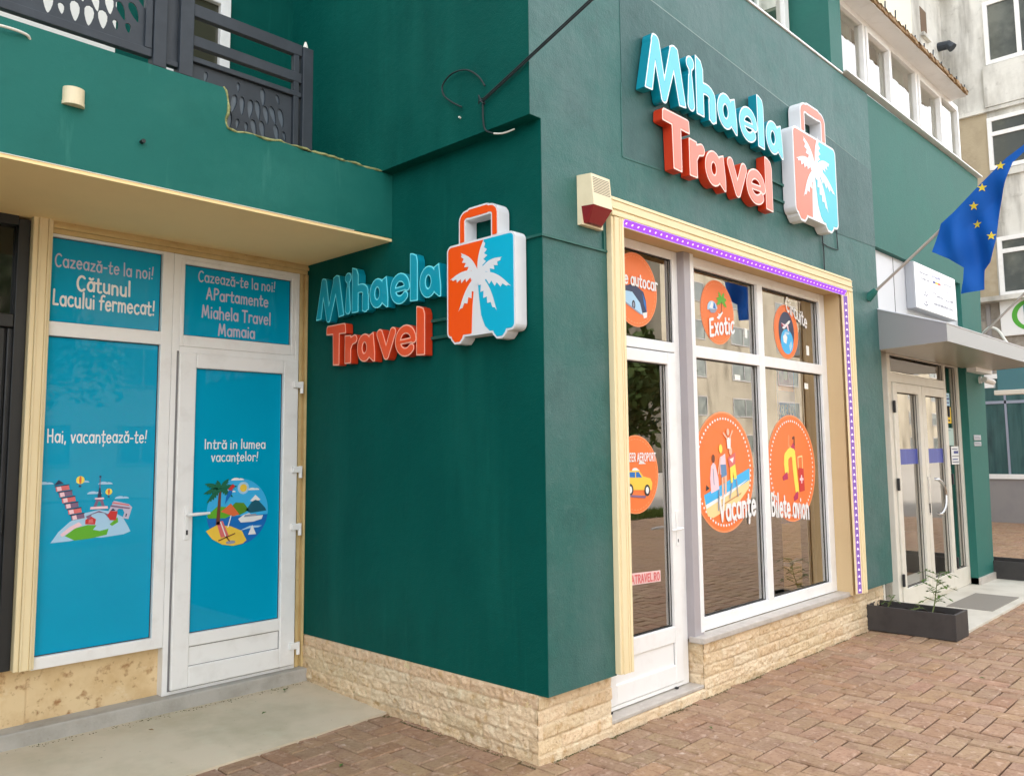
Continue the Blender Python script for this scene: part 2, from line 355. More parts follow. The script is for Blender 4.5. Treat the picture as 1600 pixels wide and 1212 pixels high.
def contours(F, X, Y, level=0.0, tol=0.0):
    V = F-level; V = np.where(np.abs(V) < 1e-9, 1e-9, V); ins = V < 0
    x0, y0, h = X[0, 0], Y[0, 0], X[0, 1]-X[0, 0]
    c = ins[:-1, :-1]*1+ins[:-1, 1:]*2+ins[1:, 1:]*4+ins[1:, :-1]*8
    T = {1: [(3, 0)], 2: [(0, 1)], 3: [(3, 1)], 4: [(1, 2)], 5: [(3, 0), (1, 2)], 6: [(0, 2)], 7: [(3, 2)], 8: [(2, 3)], 9: [(2, 0)],
         10: [(0, 1), (2, 3)], 11: [(2, 1)], 12: [(1, 3)], 13: [(1, 0)], 14: [(0, 3)]}
    nxt = {}; pt = {}
    js, is_ = np.nonzero((c > 0) & (c < 15))
    def ek(j, i, e):
        return ((0, j, i), (1, j, i+1), (0, j+1, i), (1, j, i))[e]
    def ep(k):
        if k in pt: return
        d, j, i = k
        a = V[j, i]; b = V[j, i+1] if d == 0 else V[j+1, i]; t = a/(a-b)
        pt[k] = (x0+(i+(t if d == 0 else 0))*h, y0+(j+(t if d == 1 else 0))*h)
    for j, i in zip(js.tolist(), is_.tolist()):
        for a, b in T[int(c[j, i])]:
            ka, kb = ek(j, i, a), ek(j, i, b); ep(ka); ep(kb); nxt[ka] = kb
    loops = []
    while nxt:
        s, cur = nxt.popitem(); lp = [s]
        while cur != s and cur in nxt:
            lp.append(cur); cur = nxt.pop(cur)
        P = [pt[k] for k in lp]
        # thin out nearly collinear points
        tl = tol or h*.06
        Q = []
        for k, p in enumerate(P):
            if len(Q) >= 1:
                a = Q[-1]; b = P[(k+1) % len(P)]
                l = math.hypot(b[0]-a[0], b[1]-a[1])
                if l > 0 and l < h*6 and abs((b[0]-a[0])*(p[1]-a[1])-(b[1]-a[1])*(p[0]-a[0]))/l < tl: continue
            Q.append(p)
        if len(Q) >= 3 and abs(area(Q)) > h*h*.8: loops.append(Q)
    return loops

# --- a rounded hand-lettered alphabet from strokes (cap height 1)
def arc(cx, cy, rx, ry, a0, a1, n=10):
    return [(cx+rx*math.cos(rad(a0+(a1-a0)*i/(n-1))), cy+ry*math.sin(rad(a0+(a1-a0)*i/(n-1)))) for i in range(n)]
XH = .66
G = {
 'a': (.50, [arc(.24, .32, .22, .31, 60, 420, 16), [(.47, .62), (.47, .02)]]),
 'c': (.44, [arc(.26, .32, .24, .32, 55, 315, 12)]),
 'e': (.48, [[(.05, .33), (.46, .36)], arc(.25, .32, .22, .31, 8, 318, 14)]),
 'f': (.36, [arc(.32, .78, .18, .2, 60, 180, 6)+[(.13, .0)], [(.0, .58), (.34, .60)]]),
 'h': (.48, [[(.05, 1.0), (.05, 0)], [(.05, .38)]+arc(.25, .42, .19, .2, 170, 0, 8)+[(.44, .0)]]),
 'i': (.12, [[(.06, .58), (.06, 0)], [(.06, .86), (.065, .87)]]),
 'l': (.14, [[(.06, 1.04), (.08, 0)]]),
 'm': (.72, [[(.05, .62), (.05, 0)], [(.05, .40)]+arc(.20, .43, .15, .19, 170, 0, 7)+[(.36, .02)], [(.36, .40)]+arc(.51, .43, .15, .19, 170, 0, 7)+[(.66, 0)]]),
 'n': (.48, [[(.05, .62), (.05, 0)], [(.05, .38)]+arc(.24, .42, .19, .2, 170, 0, 8)+[(.43, .0)]]),
 'o': (.50, [arc(.24, .32, .21, .31, 0, 360, 16)]),
 'p': (.50, [[(.05, .62), (.05, -.28)], arc(.25, .32, .21, .3, 0, 360, 16)]),
 'r': (.36, [[(.05, .62), (.05, 0)], [(.05, .34)]+arc(.24, .40, .19, .21, 165, 45, 6)]),
 's': (.40, [arc(.2, .47, .16, .15, 40, 250, 8)+arc(.2, .16, .17, .15, 90, -140, 8)]),
 't': (.36, [[(.15, .92), (.13, .14)]+arc(.26, .13, .13, .12, 190, 320, 5), [(.0, .62), (.34, .64)]]),
 'u': (.48, [[(.05, .62), (.05, .24)]+arc(.24, .22, .19, .21, 180, 350, 7), [(.43, .62), (.44, 0)]]),
 'v': (.44, [[(.03, .62), (.2, .02), (.41, .64)]]),
 'x': (.44, [[(.03, .62), (.4, 0)], [(.4, .64), (.02, .0)]]),
 'z': (.42, [[(.03, .6), (.38, .6), (.03, .04), (.4, .04)]]),
 'd': (.50, [arc(.24, .32, .21, .31, 0, 360, 16), [(.46, 1.0), (.46, 0)]]),
 'A': (.62, [[(.03, 0), (.30, .98), (.58, 0)], [(.12, .34), (.5, .34)]]),
 'B': (.56, [[(.06, 0), (.06, .98)], [(.06, .98)]+arc(.25, .76, .22, .22, 80, -80, 8)+[(.06, .52)], [(.06, .52)]+arc(.27, .27, .24, .26, 80, -80, 8)+[(.06, .02)]]),
 'C': (.60, [arc(.34, .5, .30, .5, 50, 310, 14)]),
 'E': (.48, [[(.44, .98), (.06, .96), (.06, .02), (.45, .02)], [(.06, .5), (.38, .5)]]),
 'F': (.46, [[(.44, .98), (.06, .96), (.06, .0)], [(.06, .5), (.36, .5)]]),
 'H': (.58, [[(.06, 1), (.06, 0)], [(.5, 1), (.5, 0)], [(.06, .5), (.5, .5)]]),
 'I': (.14, [[(.07, .98), (.07, 0)]]),
 'L': (.46, [[(.07, 1), (.06, .03), (.42, .03)]]),
 'M': (.78, [[(.04, 0), (.14, .98), (.37, .2), (.60, .98), (.72, 0)]]),
 'N': (.60, [[(.05, 0), (.05, .98), (.52, .02), (.52, 1)]]),
 'O': (.66, [arc(.32, .5, .28, .48, 0, 360, 18)]),
 'P': (.52, [[(.06, 0), (.06, .98)], [(.06, .98)]+arc(.24, .74, .24, .24, 80, -80, 8)+[(.06, .48)]]),
 'R': (.56, [[(.06, 0), (.06, .98)], [(.06, .98)]+arc(.24, .74, .24, .24, 80, -80, 8)+[(.06, .48)], [(.24, .48), (.5, 0)]]),
 'S': (.5, [arc(.25, .74, .2, .23, 40, 250, 9)+arc(.25, .25, .21, .24, 90, -140, 9)]),
 'T': (.58, [[(.02, .97), (.55, .97)], [(.28, .97), (.28, 0)]]),
 'V': (.58, [[(.03, 1), (.27, .02), (.54, 1)]]),
 '!': (.18, [[(.13, 1.0), (.08, .34)], [(.06, .04), (.06, .05)]]),
 '-': (.34, [[(.03, .36), (.30, .36)]]),
 ',': (.16, [[(.08, .04), (.04, -.14)]]),
 '.': (.14, [[(.06, .03), (.065, .03)]]),
 '_': (.44, [[(.02, -.06), (.4, -.06)]]),
}
G['ă'] = (G['a'][0], G['a'][1]+[arc(.24, .92, .13, .12, 200, 340, 6)])
G['î'] = (.2, [[(.1, .58), (.1, 0)], [(0, .76), (.1, .9), (.2, .76)]])
G['ț'] = (G['t'][0], G['t'][1]+[[(.2, -.16), (.17, -.28)]])
GC = {}
def glyph(ch, r):
    k = (ch, r)
    if k not in GC:
        wd, st = G[ch]
        X, Y = grid(-.2, wd+.25, -.45, 1.25, .022)
        caps = []
        for s in st:
            for a, b in zip(s[:-1], s[1:]): caps.append((a, b, r, r))
        GC[k] = (wd, contours(f_caps(X, Y, caps), X, Y))
    return GC[k]
def text(mb, s, F, u0, u1, v, cap, m, w=0, r=.066, rot=0, curve=0, jitter=.03):
    """line of lettering from u0 to u1 on baseline v, fitted to that width"""
    adv = []; x = 0
    rnd = random.Random(s)
    for ch in s:
        if ch == ' ': x += .32; adv.append(None); continue
        adv.append(x); x += glyph(ch, r)[0]+.15
    x -= .15; sx = (u1-u0)/x
    for ch, ax in zip(s, adv):
        if ax is None: continue
        jy = rnd.uniform(-jitter, jitter); ja = rnd.uniform(-.05, .05)
        mid = ax/x-.5
        for_loops = []
        for lp in glyph(ch, r)[1]:
            q = []
            for (px, py) in lp:
                py2 = (py+jy)*cap; px2 = (ax+px-py*ja*.6)*sx
                yy = v+py2+math.tan(rot)*px2-curve*(mid*mid)*4
                q.append((u0+px2, yy))
            for_loops.append(q)
        if for_loops: mb.flat(for_loops, F, w, m)

# ==================================================================== SETTING
# far ground
mb = MB(); mb.quad((-120, -160, -.045), (160, -160, -.045), (160, 60, -.045), (-120, 60, -.045), ASPH)
mb.build('ground', kind='structure')

# clay pavers in a herringbone, every block its own relief and tint
def pavers():
    Wd = .124; gap = .0042; ch = .007; H = 0.0
    x0, x1, y0, y1 = -4.5, 17.4, -8.2, 2.75
    vs = []; fs = []; cols = []; rnd = random.Random(3)
    base = [C(174, 140, 117), C(182, 152, 128), C(178, 147, 124), C(175, 143, 120), C(180, 150, 127), C(174, 143, 120), C(180, 146, 123)]
    nx = int((x1-x0)/Wd); ny = int((y1-y0)/Wd)
    for a in range(nx):
        for b in range(ny):
            s = (a-b) % 4
            if s == 0: w_, h_ = 2, 1
            elif s == 3: w_, h_ = 1, 2
            else: continue
            ax, ay = x0+a*Wd, y0+b*Wd
            if ay > -.02 and ax > .05 and ax < 8.6 : continue
            if ay > 1.6 and ax < .05: continue
            if (ax < -2.5 and ay < -4.5): continue
            bx, by = ax+w_*Wd, ay+h_*Wd
            ax += gap; ay += gap; bx -= gap; by -= gap
            dz = max(-.003, rnd.gauss(0, .0016)); tx = max(-.0024, min(.0024, rnd.gauss(0, .0013))); ty = max(-.0024, min(.0024, rnd.gauss(0, .0013)))
            c = rnd.choice(base); k = rnd.uniform(.70, .84); c = (c[0]*k*rnd.uniform(.97, 1.04), c[1]*k*rnd.uniform(.97, 1.03), c[2]*k*.90*rnd.uniform(.92, 1.06))
            n = len(vs)
            vs += [(ax, ay, -.04), (bx, ay, -.04), (bx, by, -.04), (ax, by, -.04)]
            q = [(ax, ay), (bx, ay), (bx, by), (ax, by)]
            for ins, zz in ((0, -ch), (ch, 0)):
                for (px, py), (sx, sy) in zip(q, ((1, 1), (-1, 1), (-1, -1), (1, -1))):
                    vs.append((px+sx*ins, py+sy*ins, H+zz+dz+tx*(-sx)+ty*(-sy)))
            for i in range(4):
                j = (i+1) % 4
                fs += [(n+i, n+j, n+4+j, n+4+i), (n+4+i, n+4+j, n+8+j, n+8+i)]
            fs.append((n+8, n+9, n+10, n+11)); cols += [(*c, 1)]*12
    me = bpy.data.meshes.new('pavement'); me.from_pydata(vs, [], fs); me.materials.append(PAVER)
    at_ = me.color_attributes.new('col', 'FLOAT_COLOR', 'POINT'); at_.data.foreach_set('color', np.array(cols, np.float32).ravel())
    me.update(); o = bpy.data.objects.new('pavement', me); COL.objects.link(o); tag(o, kind='structure')
    mb = MB(); mb.quad((-4.6, -8.3, -.013), (17.5, -8.3, -.013), (17.5, 2.8, -.013), (-4.6, 2.8, -.013), JOINT)
    mb.build('pavement_bed', kind='structure')
pavers()
# concrete apron in the recess, sloping a little towards the street
mb = MB()
mb.hexa([(-6, .92, -.03), (0.02, 1.275, -.03), (0.02, 2.30, -.03), (-6, 2.30, -.03)], [(-6, .92, .016), (0.02, 1.275, .012), (0.02, 2.30, .047), (-6, 2.30, .047)], CONC)
mb.build('concrete_path', kind='structure')
mb = MB(); mb.box(-6, -.002, 2.165, 2.34, .02, .128, KERB, .008); mb.build('door_step', kind='structure')
mb = MB(); mb.box(4.735, 8.6, -.70, .16, -.03, .022, SLABM, .004)
mb.box(5.9, 6.9, -.62, -.2, .0, .028, mat('door_mat', C(140, 134, 124), .9, .2, bump=[(300, .5, .003)]), .003)
mb.build('entrance_path', kind='structure')
mb = MB(); mb.quad((-30, -24, -.04), (60, -24, -.04), (60, -8.3, -.038), (-30, -8.3, -.038), ASPH); mb.build('road', kind='structure')

# ==================================================================== CORNER BUILDING
B = thing('corner_building', (0, 0, 0), 'dark green stuccoed corner building with cream trimmed shop fronts and a split stone plinth', 'building')
GY = -.069
# upper storey side wall overhangs the lower one by 9 cm
mb = MB()
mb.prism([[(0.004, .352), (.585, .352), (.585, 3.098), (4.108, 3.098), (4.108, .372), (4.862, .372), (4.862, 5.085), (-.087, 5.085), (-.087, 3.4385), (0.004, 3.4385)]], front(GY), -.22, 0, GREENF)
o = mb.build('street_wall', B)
mb = MB()
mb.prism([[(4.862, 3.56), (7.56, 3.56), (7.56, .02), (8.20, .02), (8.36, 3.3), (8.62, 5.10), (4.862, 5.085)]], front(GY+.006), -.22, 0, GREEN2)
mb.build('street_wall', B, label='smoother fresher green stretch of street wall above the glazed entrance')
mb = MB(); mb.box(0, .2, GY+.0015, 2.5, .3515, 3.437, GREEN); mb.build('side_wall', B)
mb = MB()
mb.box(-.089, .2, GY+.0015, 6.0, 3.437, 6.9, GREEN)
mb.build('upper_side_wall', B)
mb = MB(); mb.box(.2, 4.9, GY+.1, 2.4, 5.085, 5.10, GREEN); mb.build('terrace_slab', B)
# joints and repair patches in the street render
mb = MB()
def groove(mb, a, b, wdt, m, y=GY-.003):
    (ax, az), (bx, bz) = a, b; dx, dz = bx-ax, bz-az; l = math.hypot(dx, dz); nx, nz = -dz/l*wdt/2, dx/l*wdt/2
    mb.hexa([(ax+nx, y, az+nz), (bx+nx, y, bz+nz), (bx-nx, y, bz-nz), (ax-nx, y, az-nz)], [(ax+nx, y+.006, az+nz), (bx+nx, y+.006, bz+nz), (bx-nx, y+.006, bz-nz), (ax-nx, y+.006, az-nz)], m)
mb.prism([[(.76, 3.415), (4.861, 3.545), (4.861, 4.30), (.76, 4.585)]], front(GY), -.002, .0028, mat('green_repair_panel', C(36, 84, 80), .52, .4, var=[(C(58, 96, 94), 1.1, .44, .64, .8, (1, 1, 1.3)), (C(24, 68, 66), 4.5, .5, .75, .5), (C(78, 110, 108), 4.0, .56, .78, .5, STREAK)], bump=[(120, .55, .005), (22, .32, .01), (6, .22, .02)]))
mb.build('render_patch', B); mb = MB()
JL = mat('pale_render_joint', C(130, 150, 146), .8)
groove(mb, (.9, 4.578), (4.0, 4.366), .008, JL)
groove(mb, (.755, 3.885), (.755, 3.41), .012, GREENF); groove(mb, (.755, 3.41), (1.25, 3.43), .012, GREENF)
groove(mb, (4.0, 4.364), (4.5, 4.328), .005, JL)
mb.build('render_joint', B)
# window sill ledges at the foot of the upper glazing
mb = MB()
mb.box(-.11, 4.26, GY-.012, GY+.03, 5.088, 5.106, PVC, .003); mb.box(4.27, 8.66, GY-.045, GY+.03, 5.117, 5.133, PVC, .002)
mb.build('sill_flashing', B)
# green pillar between the upper windows
mb = MB(); mb.box(3.99, 4.262, GY-.012, .30, 5.11, 6.9, GREEN2); mb.build('pillar', B)

# ---- split-face travertine plinth
def plinth(mb, P0, U, N, L, z0, z1, seed, th=.074, tl=.34, amp=.014, pitch=.0075, top=False):
    rnd = random.Random(seed); U = Vector(U); N = Vector(N); P0 = Vector(P0)
    nu = max(3, int(L/pitch)); nv = max(3, int((z1-z0)/pitch))
    offs = {}; pts = []; cols = []
    rows = max(1, round((z1-z0)/th)); hh = (z1-z0)/rows
    pal = [C(222, 196, 158), C(222, 198, 160), C(234, 212, 178), C(218, 190, 152), C(232, 206, 170)]
    for j in range(nv+1):
        v = (z1-z0)*j/nv
        row = min(rows-1, int(v/hh)); fv = v/hh-row
        for i in range(nu+1):
            u = L*i/nu; sh = (row*.437 % 1)*tl; ti = int((u+sh)/tl); fu = ((u+sh)/tl) % 1
            key = (row, ti)
            if key not in offs: offs[key] = (rnd.uniform(-.004, .004), rnd.choice(pal), rnd.uniform(.93, 1.04), rnd.uniform(0, 50))
            d0, c, k, sd_ = offs[key]
            q = Vector((u*14+sd_, v*22, seed))
            n1 = noise.noise(q); n2 = noise.noise(q*2.7)
            d = d0+amp*(n1*.6+n2*.45+.1*noise.noise(q*6.0))
            eu = min(fu, 1-fu)*tl; ev = min(fv, 1-fv)*hh
            e = min(1, min(eu, ev)/.008); d = d*e-.008*(1-e)
            p = P0+U*u+Vector((0, 0, z0+v))+N*(d+.004)
            pts.append(p[:])
            if top and row == rows-1: c = C(224, 192, 156)
            kk = k*(.90+.1*e)
            cols.append((c[0]*kk, c[1]*kk, c[2]*kk, 1))
    fs = [(j*(nu+1)+i, j*(nu+1)+i+1, (j+1)*(nu+1)+i+1, (j+1)*(nu+1)+i) for j in range(nv) for i in range(nu)]
    k = len(mb['v']); mb['v'] += pts; mb['c'] += cols; mb['f'] += [tuple(a+k for a in f) for f in fs]
def plinth_box(mb, x0, x1, y0, y1, z0, z1):
    m = MB(); m.box(x0, x1, y0, y1, z0, z1, TRAV)
    k = len(mb['v']); mb['v'] += m.v; mb['c'] += [(*C(214, 190, 146), 1)]*8; mb['f'] += [tuple(a+k for a in f) for f in m.f]
D = {'v': [], 'f': [], 'c': []}
plinth(D, (-.004, 2.3, 0), (0, -1, 0), (-1, 0, 0), 2.302, -.02, .349, 1, top=True)
plinth(D, (-.012, -.004, 0), (1, 0, 0), (0, -1, 0), .625, -.03, .349, 2, amp=.006)
plinth_box(D, 0.0, .60, .0, .16, -.03, .349); plinth_box(D, 0.0, .18, .16, 2.3, -.03, .349)
plinth(D, (.61, .0, 0), (1, 0, 0), (0, -1, 0), 1.02, -.03, .058, 3, amp=.006); plinth_box(D, .613, 1.63, .004, .2, -.03, .056)
plinth(D, (1.615, -.004, 0), (1, 0, 0), (0, -1, 0), 2.76, -.03, .345, 4, th=.075, amp=.012)
plinth(D, (1.612, .12, 0), (0, -1, 0), (-1, 0, 0), .125, .075, .345, 5, amp=.006)
plinth_box(D, 1.617, 4.37, .0, .2, -.03, .343)
plinth(D, (4.36, .0, 0), (1, 0, 0), (0, -1, 0), .42, .02, .39, 6, amp=.006); plinth_box(D, 4.372, 4.775, .004, .2, -.02, .388)
me = bpy.data.meshes.new('plinth'); me.from_pydata(D['v'], [], D['f']); me.materials.append(TRAV)
ca = me.color_attributes.new('col', 'FLOAT_COLOR', 'POINT'); ca.data.foreach_set('color', np.array(D['c'], np.float32).ravel())
me.polygons.foreach_set('use_smooth', [len(f) == 4 for f in D['f']]); me.update()
o = bpy.data.objects.new('plinth', me); COL.objects.link(o); o.parent = B

# ---- shop window and glass shop door (street side)
WY = .095
mb = MB()
mb.box(3.955, 4.105, GY+.01, .25, .36, 3.09, CREAM); mb.box(.60, 3.954, GY+.01, .25, 2.975, 3.09, CREAM); mb.box(.586, .60, GY+.01, .25, .36, 2.974, CREAM)
mb.build('window_reveal', B)
def moulding(mb, x0, x1, z0, z1, vertical, m):
    """stepped moulding lying on the street wall"""
    y = GY
    if vertical:
        w_ = x1-x0
        for a, b, d in ((0, .20, .040), (.20, .27, .05), (.27, .62, .047), (.62, .70, .053), (.70, .80, .046), (.80, 1, .051)):
            mb.box(x0+w_*a, x0+w_*b, y-d, y, z0, z1, m, .0035)
    else:
        h = z1-z0
        for a, b, d in ((0, .24, .051), (.24, .34, .045), (.34, .44, .053), (.44, .78, .047), (.78, .86, .052), (.86, 1, .040)):
            mb.box(x0, x1, y-d, y, z0+h*a, z0+h*b, m, .0035)
S = mb = MB()
moulding(mb, .572, .684, .362, 2.996, True, TRIM)
moulding(mb, .572, 4.125, 3.000, 3.118, False, TRIM)
moulding(mb, 4.022, 4.125, .372, 2.996, True, TRIM)
mb.build('shop_front_moulding', B)
def frame_bars(mb, x0, x1, z0, z1, wl, wr, wb, wt, y0, y1, m, bev=.004):
    mb.box(x0, x0+wl, y0, y1, z0, z1, m, bev); mb.box(x1-wr, x1, y0, y1, z0, z1, m, bev)
    mb.box(x0+wl-.002, x1-wr+.002, y0+.001, y1-.001, z1-wt, z1-.0005, m, bev); mb.box(x0+wl-.002, x1-wr+.002, y0+.001, y1-.001, z0+.0005, z0+wb, m, bev)
def pane(name, parent, x0, x1, z0, z1, y, m=None, t=.006):
    mb = MB(); mb.quad((x0, y, z0), (x1, y, z0), (x1, y, z1), (x0, y, z1), m or GLASS); return mb.build(name, parent)
def gasket(mb, x0, x1, z0, z1, y):
    e = .006
    for a in ((x0, x0+e, z0, z1), (x1-e, x1, z0, z1), (x0+e, x1-e, z0, z0+e), (x0+e, x1-e, z1-e, z1)):
        mb.box(a[0], a[1], y+.0035, y+.0085, a[2], a[3], GASKET)
win = bpy.data.objects.new('shop_window', None); COL.objects.link(win); win.parent = B
mb = MB()
frame_bars(mb, 1.70, 3.955, .386, 2.975, .055, .11, .088, .075, WY-.02, WY+.06, PVC)
mb.box(2.70, 2.79, WY-.022, WY+.058, .473, 2.902, PVC, .004)
for a, b in ((1.755, 2.70), (2.79, 3.845)): mb.box(a-.001, b+.001, WY-.021, WY+.057, 2.258, 2.342, PVC, .004)
mb.build('frame', win)
mb = MB(); mb.box(1.585, 1.702, WY-.06, WY+.06, .365, 2.975, PVCG, .004); mb.box(1.66, 1.704, WY-.064, WY-.02, .40, 2.974, PVC, .003); mb.build('mullion_cover', win)
gmb = MB()
PANES = [(1.755, 2.70, .474, 2.258), (2.79, 3.845, .474, 2.258), (1.755, 2.70, 2.342, 2.90), (2.79, 3.845, 2.342, 2.90)]
for a in PANES:
    pane('pane', win, *a, WY+.018); gasket(gmb, *a, WY)
gmb.build('gasket', win)
mb = MB(); mb.box(1.572, 4.0, -.035, WY-.018, .347, .385, MARBLE, .006); mb.build('sill', win)
dr = bpy.data.objects.new('shop_door', None); COL.objects.link(dr); dr.parent = B
mb = MB()
frame_bars(mb, .602, 1.585, .085, 2.975, .078, .065, .03, .06, WY-.005, WY+.06, PVC)
mb.box(.68, 1.52, WY-.006, WY+.058, 2.272, 2.338, PVC, .004)
mb.build('frame', dr)
mb = MB()
frame_bars(mb, .672, 1.50, .118, 2.262, .10, .09, .115, .08, WY-.022, WY+.03, PVC, .006)
mb.box(.77, 1.412, WY-.02, WY+.028, .372, .475, PVC, .005)
mb.box(.77, 1.412, WY-.008, WY+.02, .225, .38, PVC)
mb.box(.775, 1.407, WY-.0095, WY-.0075, .3735, .3775, SLOTL); mb.box(.775, 1.407, WY-.0095, WY-.0075, .228, .232, SLOTL); mb.box(1.4065, 1.4105, WY-.0095, WY-.0075, .228, .3775, SLOTL)
mb.box(.66, 1.515, WY-.012, WY, .090, .114, PVC, .003)
mb.build('leaf', dr)
pane('pane', dr, .77, 1.412, .475, 2.18, WY+.012); pane('pane', dr, .68, 1.52, 2.338, 2.915, WY+.02)
mb = MB(); gasket(mb, .77, 1.412, .475, 2.182, WY-.004); gasket(mb, .68, 1.52, 2.338, 2.915, WY+.005); mb.build('gasket', dr)
mb = MB(); mb.box(1.448, 1.474, WY-.031, WY-.021, .985, 1.215, PVC, .004); mb.tube([(1.461, WY-.03, 1.10), (1.461, WY-.065, 1.10)], .009, PVC)
mb.tube([(1.461, WY-.065, 1.10), (1.40, WY-.07, 1.098), (1.335, WY-.066, 1.096)], [.010, .009, .007], PVC); mb.box(1.457, 1.465, WY-.033, WY-.03, 1.01, 1.03, GASKET)
mb.build('handle', dr)
mb = MB(); mb.box(.612, 1.612, -.005, .16, .060, .083, MARBLE, .005); mb.build('threshold', dr)
# small black fittings at the foot of the door
mb = MB(); mb.box(.70, .72, WY-.03, WY-.01, .085, .095, GASKET); mb.box(1.40, 1.42, WY-.03, WY-.01, .085, .095, GASKET); mb.build('drain_cap', dr)

# ---- room behind the shop window
mb = MB()
mb.box(.26, 6.9, 4.6, 4.7, .08, 3.1, ROOMW); mb.box(.21, .26, .26, 4.6, .08, 3.1, ROOMW); mb.box(4.75, 4.85, .26, 4.6, .08, 3.1, ROOMW)
mb.box(.21, 4.85, .2, 4.6, .0, .08, ROOMF); mb.box(.21, 4.85, .26, 4.6, 3.1, 3.2, ROOMW)
mb.build('shop_room', B)
mb = MB(); mb.box(4.86, 4.9, .2, 4.6, .0, 3.5, ROOMW); mb.box(4.9, 8.3, 3.2, 3.3, .0, 3.5, ROOMW); mb.box(8.25, 8.32, .2, 3.2, .0, 3.5, ROOMW); mb.box(4.9, 8.25, .2, 3.2, -.02, .03, ROOMF); mb.box(4.9, 8.25, .2, 3.2, 2.95, 3.0, ROOMW)
mb.box(6.9, 7.3, .5, .9, .03, .62, WHITEB, .01); mb.box(6.2, 6.8, .7, 1.1, .03, .45, RAILM, .01)
mb.build('entrance_room', B)

# ---- recess wall (y = 2.27): side door, filmed window, mouldings, stone base
RY = 2.262
mb = MB(); mb.box(-3.5, .0, 2.36, 2.55, .0, 3.0, CREAM); mb.build('recess_wall', B)
mb = MB(); mb.box(-9, -4.3, -.07, 2.5, 0, 2.98, GREEN); mb.box(-9, -6.1, -.07, 2.5, 2.98, 7, GREEN); mb.build('unseen_shade_wing', B)  # unseen wing, added to shade the recess and the side wall
mb = MB(); mb.box(-1.745, -.94, RY+.04, 2.36, .128, .432, TRAVP); mb.box(-3.4, -1.747, RY+.028, 2.36, .128, .442, TRAVP)
mb.build('stone_base', B)
mb = MB()
for a, b, d in ((0, .25, .062), (.25, .36, .075), (.36, .72, .068), (.72, .82, .078), (.82, 1, .060)):
    mb.box(-1.84+.105*a, -1.84+.105*b, RY-d, RY+.07, .437, 3.0, TRIM, .004)
mb.build('recess_moulding', B)
mb = MB()
for a, b, d in ((0, .35, .035), (.35, .62, .052), (.62, 1, .04)):
    mb.box(-1.733, -.0035, RY-d, RY+.06, 2.915+.082*a, 2.915+.082*b, TRIMOLD, .003)
for a, b, d in ((0, .4, .028), (.4, .7, .012), (.7, 1, .045)):
    mb.box(-.062+.058*a, -.062+.058*b, RY-d, RY+.06, .130, 2.913, TRIMOLD, .003)
mb.build('recess_moulding', B, label='weathered brown-stained cream moulding round the white side door')
sw = bpy.data.objects.new('side_window', None); COL.objects.link(sw); sw.parent = B
mb = MB()
frame_bars(mb, -1.742, -1.0, .424, 2.915, .010, .072, .068, .018, RY-.03, RY+.05, PVC)
mb.box(-1.734, -1.07, RY-.029, RY+.048, 2.310, 2.394, PVC, .004)
mb.build('frame', sw)
mb = MB(); gasket(mb, -1.733, -1.071, .491, 2.311, RY-.006); gasket(mb, -1.733, -1.071, 2.393, 2.899, RY-.006); mb.build('gasket', sw)
mb = MB(); mb.box(-1.733, -1.071, RY, RY+.01, .49, 2.312, FILM); mb.box(-1.733, -1.071, RY, RY+.01, 2.392, 2.90, FILM); mb.build('filmed_pane', sw)
TX = front(RY)
def line(par, *a, **k):
    mb = MB(); text(mb, *a, **k); mb.build('lettering', par)
line(sw, 'Cazează-te la noi!', TX, -1.702, -1.122, 2.727, .076, LILAC, .0015)
line(sw, 'Cătunul', TX, -1.575, -1.262, 2.600, .088, WHITE, .0015, r=.08)
line(sw, 'Lacului fermecat!', TX, -1.704, -1.106, 2.497, .088, WHITE, .0015, r=.08)
line(sw, 'Hai, vacanțează-te!', TX, -1.700, -1.130, 1.690, .074, WHITE, .0015)
sdoor = bpy.data.objects.new('side_door', None); COL.objects.link(sdoor); sdoor.parent = B
mb = MB()
frame_bars(mb, -.998, -.066, .128, 2.915, .048, .030, .022, .03, RY-.028, RY+.05, PVC)
mb.box(-.951, -.095, RY-.027, RY+.048, 2.272, 2.312, PVC, .004)
frame_bars(mb, -.951, -.095, 2.312, 2.886, .03, .034, .075, .03, RY-.026, RY+.046, PVC, .006)
mb.build('frame', sdoor)
mb = MB()
frame_bars(mb, -.953, -.078, .155, 2.272, .115, .118, .128, .098, RY-.05, RY+.03, PVC, .008)
mb.box(-.84, -.195, RY-.046, RY+.028, .405, .484, PVC, .006); mb.box(-.84, -.195, RY-.034, RY+.02, .28, .41, PVC)
for z in (.2835, .4025): mb.box(-.836, -.198, RY-.0365, RY-.033, z-.0025, z+.0025, SLOTL)
mb.box(-.2005, -.1965, RY-.0365, RY-.033, .2835, .4025, SLOTL)
mb.box(-.965, -.952, RY-.031, RY-.02, .15, 2.28, SLOTL); mb.box(-.95, -.10, RY-.031, RY-.02, .150, .154, SLOTL)
mb.build('leaf', sdoor)
mb = MB(); mb.box(-.838, -.197, RY-.02, RY-.01, .484, 2.176, FILM); mb.box(-.921, -.129, RY, RY+.01, 2.387, 2.857, FILM); mb.build('filmed_pane', sdoor)
mb = MB(); gasket(mb, -.84, -.195, .482, 2.178, RY-.026); gasket(mb, -.922, -.128, 2.386, 2.858, RY-.008); mb.build('gasket', sdoor)
TD = front(RY-.02)
mb = MB()
line(sdoor, 'Cazează-te la noi!', TX, -.822, -.252, 2.760, .070, LILAC, .0015)
line(sdoor, 'APartamente', TX, -.762, -.306, 2.646, .076, LILAC, .0015, r=.076)
line(sdoor, 'Miahela Travel', TX, -.790, -.284, 2.520, .080, LILAC, .0015, r=.076)
line(sdoor, 'Mamaia', TX, -.672, -.404, 2.412, .078, LILAC, .0015, r=.076)
